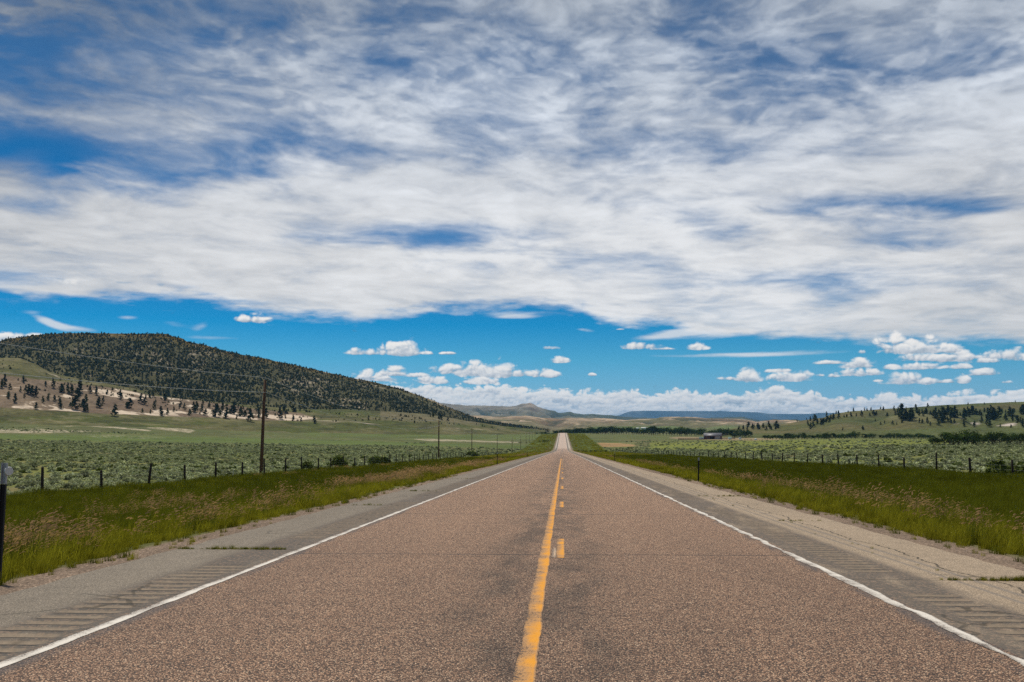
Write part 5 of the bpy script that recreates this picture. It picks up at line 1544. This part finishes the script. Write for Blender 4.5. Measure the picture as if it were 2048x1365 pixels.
def walls(name, x0, x1, y0, y1, h, zr, mat, parent):
    ym = (y0 + y1) / 2
    V = [(x0, y0, -.5), (x1, y0, -.5), (x1, y1, -.5), (x0, y1, -.5), (x0, y0, h), (x1, y0, h), (x1, y1, h), (x0, y1, h), (x0, ym, zr), (x1, ym, zr)]
    q = np.array([(0, 1, 5, 4), (2, 3, 7, 6), (1, 2, 6, 5), (3, 0, 4, 7)]); t = np.array([(5, 6, 9), (7, 4, 8)])
    return mesh_np(name, V, [q, t], mat, parent)
def build_farm():
    p = gp(1428, 1180)
    b = empty('barn', p, math.radians(-16)); tag(b, 'low barn with grey gabled roof, brown walls and a white lean-to across the right pasture', 'barn')
    walls('wall', -11, 8.5, -6, 6, 4.2, 7.3, M_WALL, b)
    gable('roof', -11, 8.5, -6, 6, 4.15, 7.35, .7, M_ROOF, b)
    boxes('open_bay_shade', [((-1.5, -6.03, 1.7), (5.0, .08, 3.3))], M_DARK, b)
    boxes('doorway_shade', [((8.53, -1.0, 1.7), (.08, 5.0, 3.4))], M_DARK, b)
    boxes('siding_panel', [((4.9, -6.03, 2.0), (5.6, .06, 4.0))], M_WALLP, b)
    boxes('lean_to', [((-13.8, -5.0, 1.2), (5.4, 4.0, 2.9))], M_WHITE, b)
    boxes('lean_to_roof', [((-13.8, -5.0, 2.75), (6.0, 4.6, .18))], M_WHITE, b)
    # corral
    p2 = gp(1383, 1150)
    f = empty('corral_fence', p2); tag(f, 'long rust red board corral fence running left from the barn', 'fence')
    for k in range(17):
        boxes('post', [((-15 + k * 2.0, 0, .8), (.22, .22, 2.4))], M_RED, f)
    for z in (.5, 1.0, 1.5): boxes('rail', [((1.0, -.14, z), (32.4, .06, .34))], M_RED, f)
    p3 = gp(1456, 1150)
    f = empty('corral_fence', p3); tag(f, 'short brown board corral standing right of the barn beside bare sand', 'fence')
    for k in range(9): boxes('post', [((-8 + k * 2.0, 0, .7), (.2, .2, 2.2))], M_WALL, f)
    for z in (.5, 1.0, 1.5): boxes('rail', [((0, -.13, z), (16.2, .06, .26))], M_WALL, f)
    # stock trailer
    t = empty('stock_trailer', gp(1459.5, 1140)); tag(t, 'small white stock trailer parked in front of the right corral', 'trailer')
    boxes('body', [((0, 0, 1.5), (3.6, 2.0, 1.9))], M_WHITE, t, .12)
    boxes('hitch', [((2.4, 0, .7), (1.4, .2, .16))], M_STEEL, t)
    for x in (-.6, .5):
        w = trunk_mesh('wheel', [(x, -1.12, .42), (x, -.9, .42)], [.42, .42], t, 14, (), M_STEEL)
    # small white shed
    s = empty('shed', gp(1480, 1150)); tag(s, 'tiny white shed at the edge of the sand patch right of the barn', 'shed')
    walls('wall', -1.3, 1.3, -1.2, 1.2, 1.8, 2.4, M_WHITE, s); gable('roof', -1.3, 1.3, -1.2, 1.2, 1.8, 2.45, .2, M_ROOF, s, .08)
    # stock tank in the field
    q = gp(1511, 1010); t = empty('stock_tank', q); tag(t, 'round pale water tank alone in the green pasture right of the barn', 'tank')
    trunk_mesh('tank_body', [(0, 0, -.2), (0, 0, 1.15)], [1.6, 1.6], t, 20, (), M_PALE)
    trunk_mesh('lid', [(0, 0, 1.15), (0, 0, 1.7)], [1.68, .5], t, 20, (), M_WHITE)
    # far white buildings
    g1 = gp(1289, 2350); g1.z = float(at(1289, 859, 2350).z); f = empty('farm_building', g1); tag(f, 'long low white farm building beyond the cottonwood belt', 'building')
    walls('wall', -8, 8, -4, 4, 3, 4.6, M_WHITE, f); gable('roof', -8, 8, -4, 4, 2.95, 4.65, .5, M_PALE, f)
    g1 = gp(1275, 2380); g1.z = float(at(1275, 859, 2380).z); f = empty('farm_building', g1); tag(f, 'small white farm building left of the long one beyond the cottonwoods', 'building')
    walls('wall', -4, 4, -3, 3, 2.6, 3.8, M_WHITE, f); gable('roof', -4, 4, -3, 3, 2.55, 3.85, .4, M_PALE, f)
build_farm()

# ------------------------------------------------------------------ black cattle grazing on the flat
M_COW = simple('black_hide', (.010, .009, .009), .8, .3, 3.0)
def cow_mesh():
    bm = bmesh.new(); sk = []
    def chain(pts, parent=None):
        prev = parent
        for p, r in pts:
            v = bm.verts.new(p); sk.append((v, r))
            if prev is not None: bm.edges.new((prev, v))
            prev = v
        return prev
    # back from rump to head (head low, grazing), x forward
    rump = bm.verts.new((-.95, 0, 1.12)); sk.append((rump, .27))
    mid = chain([((-.5, 0, 1.08), .34)], rump); fore = chain([((0, 0, 1.02), .38)], mid); sh = chain([((.5, 0, 1.06), .33)], fore)
    neck = chain([((.92, 0, .92), .20), ((1.2, 0, .62), .15), ((1.36, 0, .38), .12), ((1.50, 0, .20), .075)], sh)
    for s in (-1, 1):
        chain([((-.88, s * .17, .82), .14), ((-1.02, s * .18, .50), .07), ((-.93, s * .18, .22), .05), ((-.92, s * .18, .04), .06)], rump)
        chain([((.46, s * .17, .72), .12), ((.48, s * .18, .42), .065), ((.46, s * .18, .2), .05), ((.48, s * .18, .04), .06)], sh)
    chain([((-1.16, 0, 1.02), .04), ((-1.22, 0, .6), .025), ((-1.22, 0, .4), .04)], rump)
    me = bpy.data.meshes.new('cow'); bm.verts.index_update(); bm.to_mesh(me)
    rad = [(v.index, r) for v, r in sk]; bm.free()
    o = bpy.data.objects.new('cow', me); COL.objects.link(o)
    o.modifiers.new('s', 'SKIN'); 
    lay = me.skin_vertices[0].data if len(me.skin_vertices) else None
    if lay is None:
        bpy.context.view_layer.objects.active = o
        lay = me.skin_vertices[0].data
    for i, r in rad: lay[i].radius = (r, r * (.85 if r > .2 else 1))
    lay[0].use_root = True
    o.modifiers.new('u', 'SUBSURF').levels = 1
    dg = bpy.context.evaluated_depsgraph_get()
    m2 = bpy.data.meshes.new_from_object(o.evaluated_get(dg)); m2.materials.clear(); m2.materials.append(M_COW)
    bpy.data.objects.remove(o)
    return m2
try:
    cm = cow_mesh()
    for i, (px, a, lb) in enumerate([(813.5, .3, 'black cow on the flat, apart to the left of the other three'), (830, 3.0, 'black cow grazing in the middle, turned left'), (841.5, .2, 'black cow grazing directly beside the last one of the herd'), (847.5, 3.4, 'black cow at the right end of the small herd')]):
        o = bpy.data.objects.new('cow', cm); COL.objects.link(o)
        v = ray(px, 889); Y = 985; x = v[0] * Y
        o.location = (x, Y, float(zground(x, Y))); o.rotation_euler = (0, 0, a); o.scale = (1.15,) * 3
        tag(o, lb, 'cow', 'black cattle on the flat')
except Exception as e:
    print('cow failed', e); raise

# ------------------------------------------------------------------ car coming over the far crest
def build_car():
    Y = 1543.0; x = 1.6
    root = empty('car', (x, Y, float(zroad(Y)))); tag(root, 'tiny dark car driving away over the far crest of the road', 'car')
    M_B = simple('dark_car_paint', (.03, .03, .035), .3, .1, 1.0, .5); M_G = simple('car_glass', (.02, .03, .04), .1, .05, 1.0, .6); M_RL = simple('tail_light', (.4, .02, .02), .3, .05, 1.0, .5)
    prof = [(-2.3, .35), (-2.3, .95), (-2.1, 1.15), (-1.5, 1.72), (.5, 1.74), (1.2, 1.15), (2.2, .98), (2.35, .6), (2.3, .35)]
    n = len(prof)
    V = []
    for s in (-1, 1):
        for py, pz in prof: V.append((s * (.95 - max(0, pz - 1.1) * .28), py, pz))
    q = [(i, (i + 1) % n, n + (i + 1) % n, n + i) for i in range(n)]
    bm = bmesh.new(); vs = [bm.verts.new(v) for v in V]
    for f in q: bm.faces.new([vs[k] for k in f])
    bm.faces.new([vs[k] for k in range(n)]); bm.faces.new([vs[n + k] for k in reversed(range(n))])
    bmesh.ops.recalc_face_normals(bm, faces=bm.faces[:])
    me = bpy.data.meshes.new('body'); bm.to_mesh(me); bm.free(); me.materials.append(M_B)
    o = bpy.data.objects.new('body', me); COL.objects.link(o); o.parent = root
    mesh_np('rear_window', [(-.72, -2.06, 1.22), (.72, -2.06, 1.22), (.62, -1.56, 1.68), (-.62, -1.56, 1.68)], np.array([(0, 1, 2, 3)]), M_G, root)
    for s in (-1, 1):
        boxes('tail_light', [((s * .78, -2.31, .85), (.24, .04, .18))], M_RL, root)
        for yy in (-1.4, 1.45): trunk_mesh('wheel', [(s * .98, yy, .34), (s * .76, yy, .34)], [.34, .34], root, 14, (), M_STEEL)
build_car()

SC.cycles.use_denoising = False
settle_labels()
